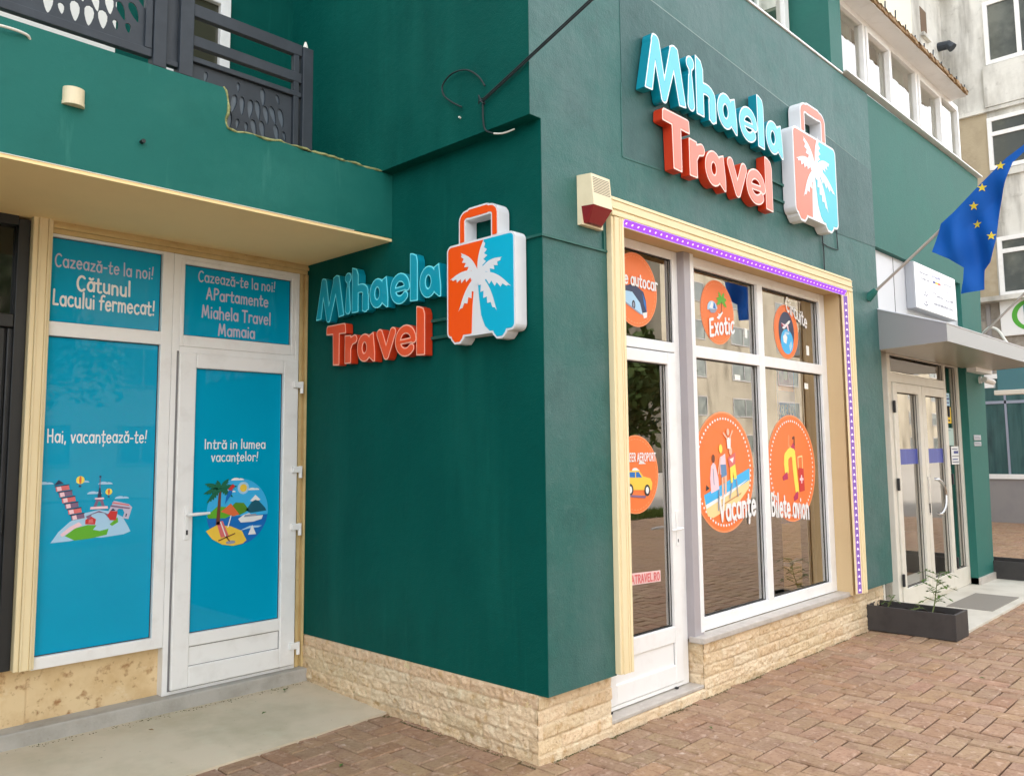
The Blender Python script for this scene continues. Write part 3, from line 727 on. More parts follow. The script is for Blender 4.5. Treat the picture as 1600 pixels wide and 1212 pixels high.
line(sdoor, 'Intră in lumea', TD, -.757, -.317, 1.650, .062, WHITE, .0015)
line(sdoor, 'vacanțelor!', TD, -.708, -.372, 1.566, .060, WHITE, .0015)
mb = MB(); mb.box(-.895, -.865, RY-.06, RY-.049, 1.075, 1.285, PVC, .004); mb.tube([(-.88, RY-.055, 1.232), (-.88, RY-.09, 1.232)], .009, PVC)
mb.tube([(-.88, RY-.09, 1.232), (-.82, RY-.096, 1.234), (-.745, RY-.092, 1.236)], [.011, .010, .008], PVC); mb.box(-.886, -.874, RY-.0625, RY-.0585, 1.105, 1.135, GASKET)
mb.build('handle', sdoor)
def hinge(z):
    mb = MB(); mb.box(-.125, -.052, RY-.075, RY-.049, z-.022, z+.022, PVC, .005); mb.tube([(-.06, RY-.064, z-.06), (-.06, RY-.064, z+.024)], .013, PVC); return mb.build('hinge', sdoor)
for z in (2.10, 1.50, 1.10, .285): hinge(z)

# printed pictures on the films
def leafy(cx, cy, ang, L, wd, n=7, ser=True):
    """palm frond: smooth back, notched belly, pointed tip, drooping"""
    ca, sa = math.cos(ang), math.sin(ang); top = []; bot = []
    N_ = n*2
    for i in range(N_+1):
        t = i/N_; s = L*t; dr_ = -.26*L*t*t*abs(ca)
        wv = wd*(math.sin(math.pi*min(1, t*.86+.10))**.9)*(1-t**6)
        top.append((s, wv*.40, dr_))
        cut = ser and i % 2 == 1 and .2 < t < .98
        bot.append((s+(.035*L if (ser and not cut and t < .95) else 0), -wv*(.45 if cut else .95), dr_))
    pts = top+bot[::-1]
    sg = 1 if ca >= 0 else -1
    return [(cx+ca*s-sa*b*sg, cy+sa*s+ca*b*sg+d) for s, b, d in pts]
mb = MB()          # landmarks on a little globe
def P2(pts): return [[(x, z) for x, z in pts]]
w_ = .0012
def put(l, m, k): mb.flat([l], TX, w_+k*.0005, m)
def puff(cx, cz, s, m, k): put([(cx-.05*s, cz)]+ell(cx-.01*s, cz, .035*s, .018*s, 7, 180, 30)+ell(cx+.02*s, cz, .03*s, .014*s, 5, 120, 0)+[(cx+.05*s, cz)], m, k)
for cx, cz, s in ((-1.50, 1.455, .8), (-1.37, 1.44, .9), (-1.43, 1.385, .9), (-1.27, 1.35, .9), (-1.70, 1.45, .9)): puff(cx, cz, s, LBLU, 0)
put([(-1.66, 1.115), (-1.62, 1.175), (-1.56, 1.23), (-1.48, 1.275), (-1.40, 1.29), (-1.32, 1.275), (-1.26, 1.24), (-1.225, 1.18), (-1.21, 1.15), (-1.25, 1.135), (-1.38, 1.125), (-1.45, 1.132), (-1.56, 1.118)], LBLU, 1)
put([(-1.585, 1.15), (-1.53, 1.19), (-1.46, 1.205), (-1.41, 1.20), (-1.43, 1.175), (-1.39, 1.165), (-1.34, 1.175), (-1.35, 1.14), (-1.44, 1.125), (-1.53, 1.12)], LGRN, 2)
put([(-1.335, 1.20), (-1.29, 1.24), (-1.285, 1.21), (-1.32, 1.19)], LGRN, 2)
put([(-1.60, 1.145), (-1.54, 1.185), (-1.49, 1.205), (-1.51, 1.225), (-1.56, 1.20), (-1.61, 1.16)], PINKL, 3)
tw = math.radians(12)
for i in range(6):
    bx, bz = -1.515-.018*i, 1.235+.034*i
    put([(bx-.036, bz+.002), (bx+.036, bz+.012), (bx+.030, bz+.040), (bx-.041, bz+.030)], PINK if i % 2 else MAUVE, 4)
    put([(bx-.030, bz+.004), (bx-.006, bz+.008), (bx-.012, bz+.032), (bx-.035, bz+.028)], PINKL, 5)
    put([(bx-.046, bz+.028), (bx+.034, bz+.038), (bx+.033, bz+.044), (bx-.047, bz+.034)], NAVY, 6)
put([(-1.655, 1.443), (-1.60, 1.452), (-1.63, 1.475)], NAVY, 4)
put([(-1.475, 1.21), (-1.475, 1.235), (-1.445, 1.255), (-1.415, 1.235), (-1.42, 1.205)], REDP, 4)
put([(-1.458, 1.215), (-1.455, 1.235), (-1.435, 1.24), (-1.428, 1.215)], PINK, 5)
put([(-1.475, 1.255), (-1.40, 1.285), (-1.33, 1.255), (-1.345, 1.24), (-1.37, 1.27), (-1.405, 1.275), (-1.44, 1.265), (-1.455, 1.235)], MAUVE, 6)
put([(-1.452, 1.295), (-1.348, 1.295), (-1.352, 1.31), (-1.448, 1.31)], PINKL, 7)
put([(-1.432, 1.31), (-1.368, 1.31), (-1.382, 1.352), (-1.418, 1.352)], MAUVE, 6); put([(-1.415, 1.31), (-1.385, 1.31), (-1.395, 1.34), (-1.405, 1.34)], TEALP, 7)
put([(-1.428, 1.352), (-1.372, 1.352), (-1.376, 1.362), (-1.424, 1.362)], PINKL, 7)
put([(-1.412, 1.362), (-1.388, 1.362), (-1.396, 1.42), (-1.404, 1.42)], NAVY, 6); put([(-1.4025, 1.42), (-1.3975, 1.42), (-1.398, 1.49), (-1.402, 1.49)], MAUVE, 6); put(ell(-1.40, 1.487, .007, .006, 10), NAVY, 7)
put([(-1.335, 1.225), (-1.30, 1.222), (-1.292, 1.275), (-1.335, 1.28), (-1.352, 1.255)], REDP, 7); put([(-1.335, 1.28), (-1.32, 1.295), (-1.303, 1.28)], NAVY, 7)
ar = [(-1.345, 1.28), (-1.315, 1.34), (-1.225, 1.315), (-1.205, 1.295), (-1.225, 1.225), (-1.262, 1.232), (-1.25, 1.265), (-1.262, 1.287), (-1.285, 1.29), (-1.30, 1.275), (-1.305, 1.255), (-1.325, 1.262)]
put(ar, LILAC, 4); put([(-1.335, 1.305), (-1.222, 1.285), (-1.217, 1.293), (-1.330, 1.315)], MAUVE, 5); put([(-1.325, 1.325), (-1.225, 1.305), (-1.222, 1.312), (-1.322, 1.332)], PINK, 5)
put([(-1.245, 1.24), (-1.238, 1.24), (-1.234, 1.258), (-1.242, 1.258)], NAVY, 5)
def balloon(cx, cz, s, k):
    put(ell(cx, cz, .026*s, .026*s, 16), LYEL, k); put(ell(cx, cz, .008*s, .026*s, 12), ORP, k+1); put([(cx-.009*s, cz-.045*s), (cx+.009*s, cz-.045*s), (cx+.006*s, cz-.034*s), (cx-.006*s, cz-.034*s)], NAVY, k)
balloon(-1.512, 1.47, .9, 5); balloon(-1.347, 1.395, .75, 5)
mb.build('picture', sw)
mb = MB()          # beach scene in a circle on the door
w_ = .0012
def put(l, m, k): mb.flat([l], TD, w_+k*.0005, m)
cx, cz, r_ = -.510, 1.228, .222
def band(z0, z1, shape=None):
    L = []
    n = 24
    for i in range(n+1):
        z = z0+(z1-z0)*i/n; h = math.sqrt(max(0, r_*r_-(z-cz)**2)); L.append((cx+h, z))
    for i in range(n, -1, -1):
        z = z0+(z1-z0)*i/n; h = math.sqrt(max(0, r_*r_-(z-cz)**2)); L.append((cx-h, z))
    return L
put(band(1.20, 1.449), SKYP, 0); put(band(1.008, 1.199), MBLU, 0)
for a, b, s in ((-.52, 1.437, 1.0), (-.57, 1.36, .8), (-.40, 1.368, .9)): puff(a, b, s, WHITE, 1)
put(ell(-.475, 1.385, .042, .042, 16), LBLU, 1); put(ell(-.475, 1.385, .026, .026, 16), SAND, 2)
put([(-.455, 1.235), (-.41, 1.29), (-.385, 1.30), (-.36, 1.295), (-.31, 1.245), (-.30, 1.225), (-.42, 1.215)], mat('slate_teal_print', C(20, 90, 110), .5), 2)
put([(-.425, 1.295), (-.385, 1.335), (-.345, 1.30), (-.365, 1.295), (-.385, 1.302), (-.405, 1.292)], WHITE, 3)
put([(-.73, 1.215), (-.66, 1.27), (-.60, 1.265), (-.55, 1.215), (-.60, 1.19), (-.72, 1.195)], LGRN, 3)
put([(-.60, 1.23), (-.53, 1.29), (-.47, 1.285), (-.43, 1.235), (-.50, 1.205)], mat('olive_print', C(86, 140, 30), .5), 2)
put([(-.635, 1.235), (-.565, 1.285), (-.50, 1.21), (-.545, 1.20)], ORP, 5); put([(-.587, 1.13), (-.578, 1.13), (-.556, 1.21), (-.563, 1.21)], WHITE, 5)
put([(-.51, 1.18), (-.49, 1.155), (-.40, 1.155), (-.335, 1.17), (-.325, 1.195), (-.40, 1.195), (-.43, 1.215), (-.47, 1.205)], WHITE, 5); put([(-.47, 1.19), (-.37, 1.193), (-.38, 1.208), (-.46, 1.205)], GREYP, 6)
put([(-.50, 1.10), (-.42, 1.13), (-.33, 1.125), (-.36, 1.115), (-.43, 1.112)], LBLU, 3)
put([(-.435, 1.07), (-.405, 1.135), (-.375, 1.07)], WHITE, 5)
put([(-.735, 1.115), (-.66, 1.15), (-.56, 1.135), (-.48, 1.10), (-.445, 1.035), (-.47, 1.015), (-.54, 1.005), (-.62, 1.02), (-.69, 1.06)], SAND, 4)
put([(-.665, 1.17), (-.62, 1.175), (-.575, 1.075), (-.63, 1.065)], PINK, 6); put([(-.64, 1.17), (-.632, 1.17), (-.592, 1.07), (-.60, 1.07)], WHITE, 7)
put([(-.65, 1.05), (-.53, 1.09), (-.528, 1.083), (-.645, 1.043)], BROWN, 7); put([(-.60, 1.07), (-.57, 1.035), (-.565, 1.04), (-.59, 1.075)], BROWN, 7)
put(ell(-.56, 1.03, .035, .012, 12), GREYP, 5)
put([(-.668, 1.15), (-.64, 1.15), (-.634, 1.39), (-.65, 1.39)], BROWN, 6)
for a, L_ in ((20, .13), (55, .10), (150, .13), (180, .12), (215, .12), (-20, .10), (110, .07)): put(leafy(-.642, 1.385, rad(a), L_, .03), DGRN, 7+(a % 3))
put([(-.585, 1.37), (-.55, 1.40), (-.56, 1.35), (-.61, 1.28), (-.60, 1.33)], MBLU, 11); put([(-.59, 1.38), (-.555, 1.415), (-.54, 1.40), (-.565, 1.37)], REDP, 12)
mb.build('picture', sdoor)

# ---- black ribbed door at the far left
bd = bpy.data.objects.new('black_door', None); COL.objects.link(bd); bd.parent = B
mb = MB()
mb.box(-2.95, -1.845, RY+.0, RY+.09, .44, .55, BLACKM); mb.box(-1.905, -1.843, RY-.02, RY+.09, .442, 2.97, BLACKM, .004); mb.box(-2.95, -1.906, RY-.02, RY+.09, 2.93, 2.995, BLACKM); mb.box(-2.95, -1.906, RY-.015, RY+.09, 2.34, 2.415, BLACKM, .006)
mb.build('frame', bd)
mb = MB()
x = -2.95
while x < -1.91:
    mb.box(x, x+.052, RY+.008, RY+.05, .55, 2.34, BLACKM, .008); x += .060
mb.box(-2.95, -1.9, RY+.03, RY+.08, .55, 2.34, BLACKM)
mb.build('ribbed_panel', bd)
pane('pane', bd, -2.95, -1.905, 2.415, 2.93, RY+.03, mat('dark_transom_glass', C(20, 24, 20), .05, .6))
mb = MB(); mb.tube([(-1.93, RY-.02, 1.32), (-1.93, RY-.05, 1.32), (-1.93, RY-.05, 1.2), (-1.93, RY-.02, 1.2)], .008, BLACKM); mb.build('handle', bd)

# ---- balcony over the recess
BY = 1.24
bal = bpy.data.objects.new('balcony', None); COL.objects.link(bal); bal.parent = B
top = [(-1.191, 3.655), (-1.165, 3.612), (-1.158, 3.544), (-1.170, 3.471), (-1.161, 3.427), (-1.106, 3.419), (-1.007, 3.434), (-.918, 3.424), (-.827, 3.440), (-.691, 3.434), (-.558, 3.430), (-.3, 3.436), (-.091, 3.432)]
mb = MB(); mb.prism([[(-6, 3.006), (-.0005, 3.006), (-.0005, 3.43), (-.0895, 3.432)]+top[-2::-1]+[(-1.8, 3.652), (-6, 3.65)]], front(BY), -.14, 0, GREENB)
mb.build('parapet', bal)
mb = MB(); mb.box(-6, -.0005, BY+.004, 2.36, 2.985, 3.003, SOFFIT); mb.box(-6, -.30, BY-.0012, BY+.004, 3.0035, 3.0065, SHEET); mb.build('soffit', bal)
mb = MB(); mb.box(-6, -.0895, BY+.14, 2.36, 3.2, 3.3, CONC); mb.build('floor', bal)
mb = MB()
pts = [(x_, BY-.004, z_+.004) for x_, z_ in top]
fine = []
rnd = random.Random(5)
for a, b in zip(pts[:-1], pts[1:]):
    n = max(2, int((Vector(b)-Vector(a)).length/.03))
    for i in range(n):
        q = Vector(a).lerp(Vector(b), i/n); fine.append((q.x+rnd.uniform(-.004, .004), q.y+rnd.uniform(-.003, .01), q.z+rnd.uniform(-.004, .004)))
fine.append(pts[-1])
mb.tube(fine, [rnd.uniform(.004, .009) for _ in fine], FOAM, 6)
mb.tube([(p[0], p[1]+.06, p[2]+rnd.uniform(-.004, .006)) for p in fine], [rnd.uniform(.008, .016) for _ in fine], FOAM, 6)
mb.build('broken_coping', bal)
# back wall of the balcony with a door
mb = MB()
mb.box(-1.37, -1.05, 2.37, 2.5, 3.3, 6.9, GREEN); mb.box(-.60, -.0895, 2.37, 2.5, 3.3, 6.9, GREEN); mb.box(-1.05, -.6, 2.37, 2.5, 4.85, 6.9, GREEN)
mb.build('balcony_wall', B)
mb = MB(); mb.box(-6, -1.371, 2.365, 2.5, 3.3, 6.9, mat('bright_white_wall', C(250, 248, 240), .8)); mb.build('balcony_wall', B, label='bright white wall glimpsed through the leaf panel')
bdo = bpy.data.objects.new('balcony_door', None); COL.objects.link(bdo); bdo.parent = B
mb = MB(); frame_bars(mb, -1.05, -.60, 3.3, 4.85, .05, .075, .08, .07, 2.33, 2.40, PVC); mb.build('frame', bdo)
pane('pane', bdo, -1.0, -.675, 3.38, 4.78, 2.37, mat('olive_door_glass', C(64, 62, 48), .1, .6))

# ==================================================================== BALCONY RAILING
rl = thing('balcony_railing', (-1.5, BY+.06, 3.65), 'anthracite metal balcony railing with leaf cut-out panels and horizontal bars', 'railing')
RYY = BY+.035
def bar(mb, a, b, wx, wz, m=RAILM):
    mb.box(min(a[0], b[0])-wx/2, max(a[0], b[0])+wx/2, a[1]-.02, a[1]+.02, min(a[2], b[2])-wz/2, max(a[2], b[2])+wz/2, m, .003)
for x0_, x1_, zz in ((-1.585, -1.515, 3.655), (-1.445, -1.368, 3.655)):
    mb = MB(); mb.box(x0_, x1_, RYY-.035, RYY+.035, zz, 4.75, RAILM, .004); mb.build('post', rl)
mb = MB(); mb.box(-.682, -.612, RYY-.035, RYY+.035, 3.42, 4.075, RAILM, .004); mb.build('post', rl)
mb = MB(); mb.tube([(-.648, RYY, 4.075), (-.648, RYY, 4.10), (-.648, RYY, 4.125)], [.018, .014, .006], WCABLE, 8); mb.build('finial', rl)
for z0_, z1_ in ((4.015, 4.085), (3.845, 3.905), (3.755, 3.785)):
    mb = MB(); mb.box(-1.368, -.683, RYY-.02, RYY+.02, z0_, z1_, RAILM, .003); mb.build('rail', rl)
mb = MB(); mb.box(-.735, -.70, RYY-.018, RYY+.018, 3.43, 4.015, RAILM, .003); mb.build('rail', rl)
def leaf_hole(cx, cz, L_, wd, ang, n=12):
    P_ = []
    for i in range(n):
        t = i/n*2*math.pi; u = math.cos(t); s = math.sin(t)
        x_ = u*L_/2; y_ = s*wd/2*(.55+.45*(1-u)/1.0)*.9
        P_.append((cx+x_*math.cos(ang)-y_*math.sin(ang), cz+x_*math.sin(ang)+y_*math.cos(ang)))
    return P_
def fret(x0_, x1_, z0_, z1_, seed, sx=.062, sz=.095, ox=None):
    rnd = random.Random(seed); loops = [rect(x0_, x1_, z0_, z1_)]
    row = 0; z = z0_+.068
    while z < z1_-.03:
        x = x0_+.035+(sx/2 if row % 2 else 0)
        while x < x1_-.03:
            c = (x+rnd.uniform(-.004, .004), z+rnd.uniform(-.010, .010))
            big = rnd.random()
            L_ = sz*(1.12 if big > .25 else .6)*rnd.uniform(.9, 1.0); wd = sx*(.80 if big > .25 else .5)*rnd.uniform(.85, 1)
            ang = rad(-90)+((x-(ox if ox is not None else (x0_+x1_)/2))*.9)+rnd.uniform(-.15, .15)
            h = leaf_hole(c[0], c[1], L_, wd, ang)
            if all(x0_+.012 < p[0] < x1_-.012 and z0_+.01 < p[1] < z1_-.01 for p in h): loops.append(h)
            x += sx
        z += sz; row += 1
    return loops
mb = MB(); mb.prism(fret(-3.6, -1.588, 3.745, 4.72, 4, .064, .098, ox=-2.0), front(RYY), -.004, .004, RAILM)
mb.box(-3.6, -1.587, RYY-.02, RYY+.02, 3.70, 3.745, RAILM, .003); mb.box(-1.625, -1.588, RYY-.022, RYY+.018, 3.745, 4.72, RAILM, .003)
mb.build('fret_panel', rl)
mb = MB(); mb.prism(fret(-1.512, -1.447, 3.72, 4.72, 9, .034, .06), front(RYY), -.004, .004, RAILM); mb.box(-1.513, -1.446, RYY-.02, RYY+.02, 3.69, 3.72, RAILM, .003); mb.build('fret_panel', rl)
mb = MB(); mb.prism(fret(-1.366, -.737, 3.42, 3.753, 12, .05, .105, ox=-1.05), front(RYY+.006), -.004, .004, RAILM); mb.build('fret_panel', rl)
mb = MB(); mb.box(-1.366, -.737, RYY+.012, RYY+.02, 3.425, 3.753, RAILD); mb.build('backing_sheet', rl, label='dark translucent sheet behind the low leaf panel')

# ==================================================================== SIGNS
def letter_caps(ch, x0, x1, z0, z1, r):
    W = x1-x0; H = z1-z0; a, b, c, d = x0+r, x1-r, z0+r, z1-r
    X_ = lambda t: a+(b-a)*t
    Z_ = lambda t: c+(d-c)*t
    caps = []; polys = []
    def pl(pts, r0=r, r1=None):
        r1 = r0 if r1 is None else r1; n = len(pts)-1
        for i, (p, q) in enumerate(zip(pts[:-1], pts[1:])): caps.append((p, q, r0+(r1-r0)*i/n, r0+(r1-r0)*(i+1)/n))
    if ch == 'M':
        polys.append([(x0, z0+.02*H), (x0+.17*W, z0+.03*H), (x0+.33*W, z1-.05*H), (x0+.24*W, z1), (x0+.20*W, z1-.02*H)])
        pl([(x0+.27*W, z1-r), (x0+.45*W, z0+.02*H)], r*1.05, r*.8); pl([(x0+.45*W, z0+.0*H), (x0+.72*W, z1-r)], r*.8, r*1.05)
        polys.append([(x0+.62*W, z1-.05*H), (x0+.73*W, z1), (x0+.82*W, z1-.03*H), (x1, z0+.02*H), (x0+.83*W, z0)])
    elif ch == 'i':
        pl([((x0+x1)/2, z0+r*.8), ((x0+x1)/2, z0+H*.62)], r*.98, r*.55); pl([((x0+x1)/2, z0+H*.62), ((x0+x1)/2+.004, z1-r*1.0)], r*.4, r*.5)
        pl([((x0+x1)/2, z1-r*1.02), ((x0+x1)/2+.002, z1-r*1.0)], r*1.1)
    elif ch == 'l':
        polys.append([(x0, z0+.012*H), (x1, z0), (x1, z1-.18*H), (x1-.18*W, z1-.06*H), (x0+.35*W, z1-.012*H), (x0, z1)])
    elif ch == 'h':
        polys.append([(x0, z0), (x0+2*r, z0), (x0+2*r, z1-.18*H), (x0+1.4*r, z1-.05*H), (x0, z1)])
        m_ = z0+.62*H-r
        pl([(x0+r, m_-.25*H)]+arc((x0+x1)/2, m_-.10*H, (W-2*r)/2, .10*H, 180, 0, 9)+[(b, z0+r*.6)], r*.85, r)
        polys.append([(x1-2*r, z0), (x1, z0), (x1, z0+.35*H), (x1-2*r, z0+.35*H)])
    elif ch == 'a':
        pl(arc(x0+r+(W*.80-2*r)/2, (z0+z1)/2, (W*.82-2*r)/2+r*.08, (H-2*r)/2+r*.08, 0, 360, 22), r*.90)
        polys.append([(x1-2.05*r, z1-.10*H), (x1-.8*r, z1-.02*H), (x1-.2*r, z1+.02*H), (x1-.25*r, z0+.3*H), (x1, z0-.01*H), (x1-.7*r, z0-.01*H), (x1-2.05*r, z0+.15*H)])
    elif ch == 'e':
        pl(arc((x0+x1)/2, (z0+z1)/2, (W-2*r)/2+r*.14, (H-2*r)/2+r*.14, 3, 316, 20), r*.86)
        pl([(x0+r, z0+.47*H), (b, z0+.50*H)], r*.52)
    elif ch == 'T':
        polys.append([(x0, z1-.21*H), (x1, z1-.24*H), (x1-.02*W, z1-.02*H), (x1-.08*W, z1), (x0+.05*W, z1), (x0+.01*W, z1-.04*H)])
        polys.append([(x0+.37*W, z0+.01*H), (x0+.67*W, z0), (x0+.67*W, z1-.1*H), (x0+.34*W, z1-.1*H)])
    elif ch == 'r':
        polys.append([(x0, z0), (x0+2*r, z0), (x0+2*r, z1-.02*H), (x0, z1)])
        pl([(x0+r*1.2, z0+.5*H), (x0+W*.52, z1-r*1.25), (x1-r*.9, z1-r*.95)], r*.8, r*.95)
    elif ch == 'v':
        pl([(a, d+.3*r), ((x0+x1)/2, z0+r*.6)], r, r*.9); pl([((x0+x1)/2, z0+r*.6), (b, d+.3*r)], r*.9, r)
    return caps, polys
def make_letter(ch, x0, x1, z0, z1, r, F, dep, mface, mside, mrim, parent):
    caps, polys = letter_caps(ch, x0, x1, z0, z1, r)
    X, Y = grid(x0-.05, x1+.05, z0-.06, z1+.06, .0075 if r > .035 else .005)
    Fd = np.full(X.shape, 1e9)
    if caps: Fd = np.minimum(Fd, f_caps(X, Y, caps))
    for p in polys: Fd = np.minimum(Fd, f_poly(X, Y, p)-.004)
    mb = MB(); outer = contours(Fd, X, Y)
    mb.prism(outer, F, .012, dep, mrim, mside)
    mb.build('letter', parent); L = mb
    inner = contours(Fd, X, Y, -r*.25)
    mb2 = MB()
    if inner: mb2.prism(inner, F, dep-.002, dep+.0025, mface, mface, back=False)
    o = COL.objects[-1] if False else bpy.data.objects[mb_last(parent)]
    mb2.build('face', o)
def mb_last(parent): return parent.children[-1].name
ROW1 = [('M', .902, 1.375, 3.872, 4.268), ('i', 1.390, 1.494, 3.885, 4.262), ('h', 1.512, 1.768, 3.884, 4.297), ('a', 1.788, 2.075, 3.878, 4.148), ('e', 2.096, 2.378, 3.873, 4.146), ('l', 2.383, 2.480, 3.879, 4.287), ('a', 2.510, 2.800, 3.878, 4.150)]
ROW2 = [('T', 1.088, 1.408, 3.424, 3.800), ('r', 1.400, 1.596, 3.428, 3.682), ('a', 1.598, 1.882, 3.418, 3.675), ('v', 1.898, 2.184, 3.424, 3.676), ('e', 2.170, 2.468, 3.416, 3.690), ('l', 2.472, 2.578, 3.414, 3.824)]
def suitcase(x0, x1, z0, z1, F, dep, co, cc, parent):
    """logo: rounded case with two wheels, a carrying handle and a palm"""
    W = x1-x0; H = z1-z0
    X, Y = grid(x0-.05*W, x1+.05*W, z0-.12*H, z1+.42*H, .0075*W/.8)
    body = f_rbox(X, Y, x0, x1, z0, z1, .07*W)
    for t in (.16, .78):
        cx_ = x0+t*W
        body = np.minimum(body, f_poly(X, Y, [(cx_-.105*W, z0+.05*H), (cx_+.105*W, z0+.05*H), (cx_+.085*W, z0-.012*H), (cx_+.04*W, z0-.055*H), (cx_-.04*W, z0-.055*H), (cx_-.085*W, z0-.012*H)])-.012*W)
    hx0, hx1, hz = x0+.24*W, x0+.72*W, z1+.29*H
    hp = [(hx0, z1-.02*H), (hx0, hz-.06*H)]+arc(hx0+.07*W, hz-.06*H, .07*W, .06*H, 180, 90, 5)+arc(hx1-.07*W, hz-.06*H, .07*W, .06*H, 90, 0, 5)+[(hx1, z1-.02*H)]
    hc = [(p, q, .052*W, .052*W) for p, q in zip(hp[:-1], hp[1:])]
    hc.append(((hx0+.12*W, hz+.005*H), (hx1-.12*W, hz+.005*H), .062*W, .062*W))
    hand = f_caps(X, Y, hc)
    mb = MB(); mb.prism(contours(np.minimum(body, hand), X, Y), F, .012, dep, CASEW, CASEW); body_o = mb.build('suitcase', parent)
    ins = .022*W
    tz = np.clip((Y-z0)/H, 0, 1); pc = x0+.49*W
    # trunk edges: left edge curves a little, right edge flares at the foot; above the crown the split leans right
    tl = np.interp(tz, [0, .3, .55, .62, 1.0], [x0+.375*W, x0+.39*W, x0+.42*W, x0+.465*W, x0+.565*W])
    tr_ = np.interp(tz, [0, .08, .2, .4, .55, .62, 1.0], [x0+.67*W, x0+.575*W, x0+.52*W, x0+.49*W, x0+.475*W, x0+.475*W, x0+.565*W])
    mb = MB(); mb.prism(contours(np.maximum(body+ins, X-tl), X, Y), F, dep-.002, dep+.002, co, back=False)
    mb.prism(contours(np.maximum(hand+ins*.9, z1+.005*H-Y), X, Y), F, dep-.002, dep+.002, co, back=False); mb.build('orange_panel', body_o)
    mb = MB(); mb.prism(contours(np.maximum(body+ins, tr_-X), X, Y), F, dep-.002, dep+.002, cc, back=False); mb.build('turquoise_panel', body_o)
    pw = MB(); cx_, cz_ = x0+.485*W, z0+.625*H
    for a, l in ((32, .40), (78, .38), (128, .42), (165, .44), (-8, .46), (222, .40), (-52, .42)):
        pw.flat([leafy(cx_, cz_, rad(a), l*W*1.02, .098*W, 6)], F, dep+.0035+a*1e-6, CASEW)
    pw.flat([ell(cx_, cz_, .06*W, .05*H, 20)], F, dep+.0045, CASEW)
    pw.build('palm', body_o)
def shop_sign(loc, label, F, fx, fz, dep, mats_, cmats, rcase, nm):
    T = thing(nm, loc, label, 'sign')
    s = abs(fx(1)-fx(0))
    for ch, a, b, c, d in ROW1: make_letter(ch, fx(a), fx(b), fz(c), fz(d), .047*s, F, dep, mats_[0], mats_[1], mats_[2], T)
    for ch, a, b, c, d in ROW2: make_letter(ch, fx(a), fx(b), fz(c), fz(d), .047*s, F, dep, mats_[3], mats_[4], mats_[5], T)
    suitcase(*rcase, F, dep+.03, cmats[0], cmats[1], T)
    return T
F1 = front(GY)
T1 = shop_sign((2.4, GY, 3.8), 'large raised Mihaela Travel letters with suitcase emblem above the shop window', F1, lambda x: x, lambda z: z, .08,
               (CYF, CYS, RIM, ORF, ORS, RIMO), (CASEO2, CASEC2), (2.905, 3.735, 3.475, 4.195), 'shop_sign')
mb = MB()
for z in (3.56, 3.70): mb.box(2.50, 2.96, GY-.022, GY-.002, z, z+.02, GREENC)
mb.build('mounting_rail', T1)
F2 = side(0)
# same layout, smaller: letter coordinates mapped onto the side wall (u = -y)
ka = (2.006-.674)/(2.800-.902)
fx2 = lambda x: -2.006+(x-.902)*ka
fz2 = lambda z: 2.205+(z-3.418)*.735
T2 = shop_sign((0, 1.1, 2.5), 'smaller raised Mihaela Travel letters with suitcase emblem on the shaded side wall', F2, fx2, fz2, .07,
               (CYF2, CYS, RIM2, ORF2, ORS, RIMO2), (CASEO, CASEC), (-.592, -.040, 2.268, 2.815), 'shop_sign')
mb = MB()
for z in (2.295, 2.40): mb.box(-.022, -.002, .5, .86, z, z+.018, GREENC)
mb.build('mounting_rail', T2)

# ==================================================================== SMALL THINGS ON THE CORNER WALLS
sr = thing('alarm_siren', (.41, GY, 3.0), 'ivory alarm siren with a dark red lens on the corner wall', 'alarm')
mb = MB()
A_ = [(.300, GY, 2.90), (.520, GY, 2.90), (.520, GY, 3.185), (.300, GY, 3.185)]
def tap(z0, z1, d0, d1, x0=.305, x1=.505, ins=.02):
    return [(x0, GY-.001, z0), (x1, GY-.001, z0), (x1-ins*.2, GY-d0, z0), (x0+ins, GY-d0, z0)], [(x0, GY-.001, z1), (x1, GY-.001, z1), (x1-ins*.2, GY-d1, z1), (x0+ins, GY-d1, z1)]
a, b = tap(3.0, 3.185, .105, .088); mb.hexa([a[3], a[2], a[1], a[0]], [b[3], b[2], b[1], b[0]], SIRENB)
a, b = tap(2.895, 3.0, .03, .03, ins=.004); mb.hexa([a[3], a[2], a[1], a[0]], [b[3], b[2], b[1], b[0]], SIRENB)
mb.build('housing', sr)
mb = MB()
for i in range(10):
    z = 3.075+i*.0098; d = .105-(z-3.0)/.185*.017
    mb.box(.338, .490, GY-d-.0008, GY-d+.004, z, z+.0028, GASKET)
mb.build('grille', sr)
mb = MB(); mb.hexa([(.345, GY-.055, 2.908), (.465, GY-.055, 2.908), (.485, GY-.031, 2.905), (.325, GY-.031, 2.905)], [(.327, GY-.1045, 2.9995), (.500, GY-.1045, 2.9995), (.503, GY-.031, 2.9995), (.306, GY-.031, 2.9995)], SIRENR)
mb.build('strobe_lens', sr)
cd_ = thing('cable_conduit', (.1, GY, 2.78), 'thin green painted conduit running from the side sign to the siren', 'conduit')
mb = MB(); mb.box(.0, .566, GY-.012, GY-.001, 2.776, 2.790, GREENC); mb.box(-.012, -.001, GY-.012, .10, 2.776, 2.790, GREENC); mb.box(.535, .549, GY-.012, GY-.001, 2.791, 2.90, GREENC); mb.build('trunking', cd_)
# sign supply cables
o = MB(); o.tube([(3.62, GY-.01, 3.45), (3.625, GY-.012, 3.36), (3.64, GY-.01, 3.30), (3.64, GY-.008, 3.125)], .005, CABLE)
o.tube([(3.62, GY-.008, 3.37), (3.72, GY-.008, 3.355), (3.95, GY-.008, 3.36), (3.93, GY-.008, 3.6), (3.925, GY-.008, 3.9)], .004, CABLE)
tag(o.build('sign_cable'), 'thin black cable hanging under the large suitcase emblem', 'cable')
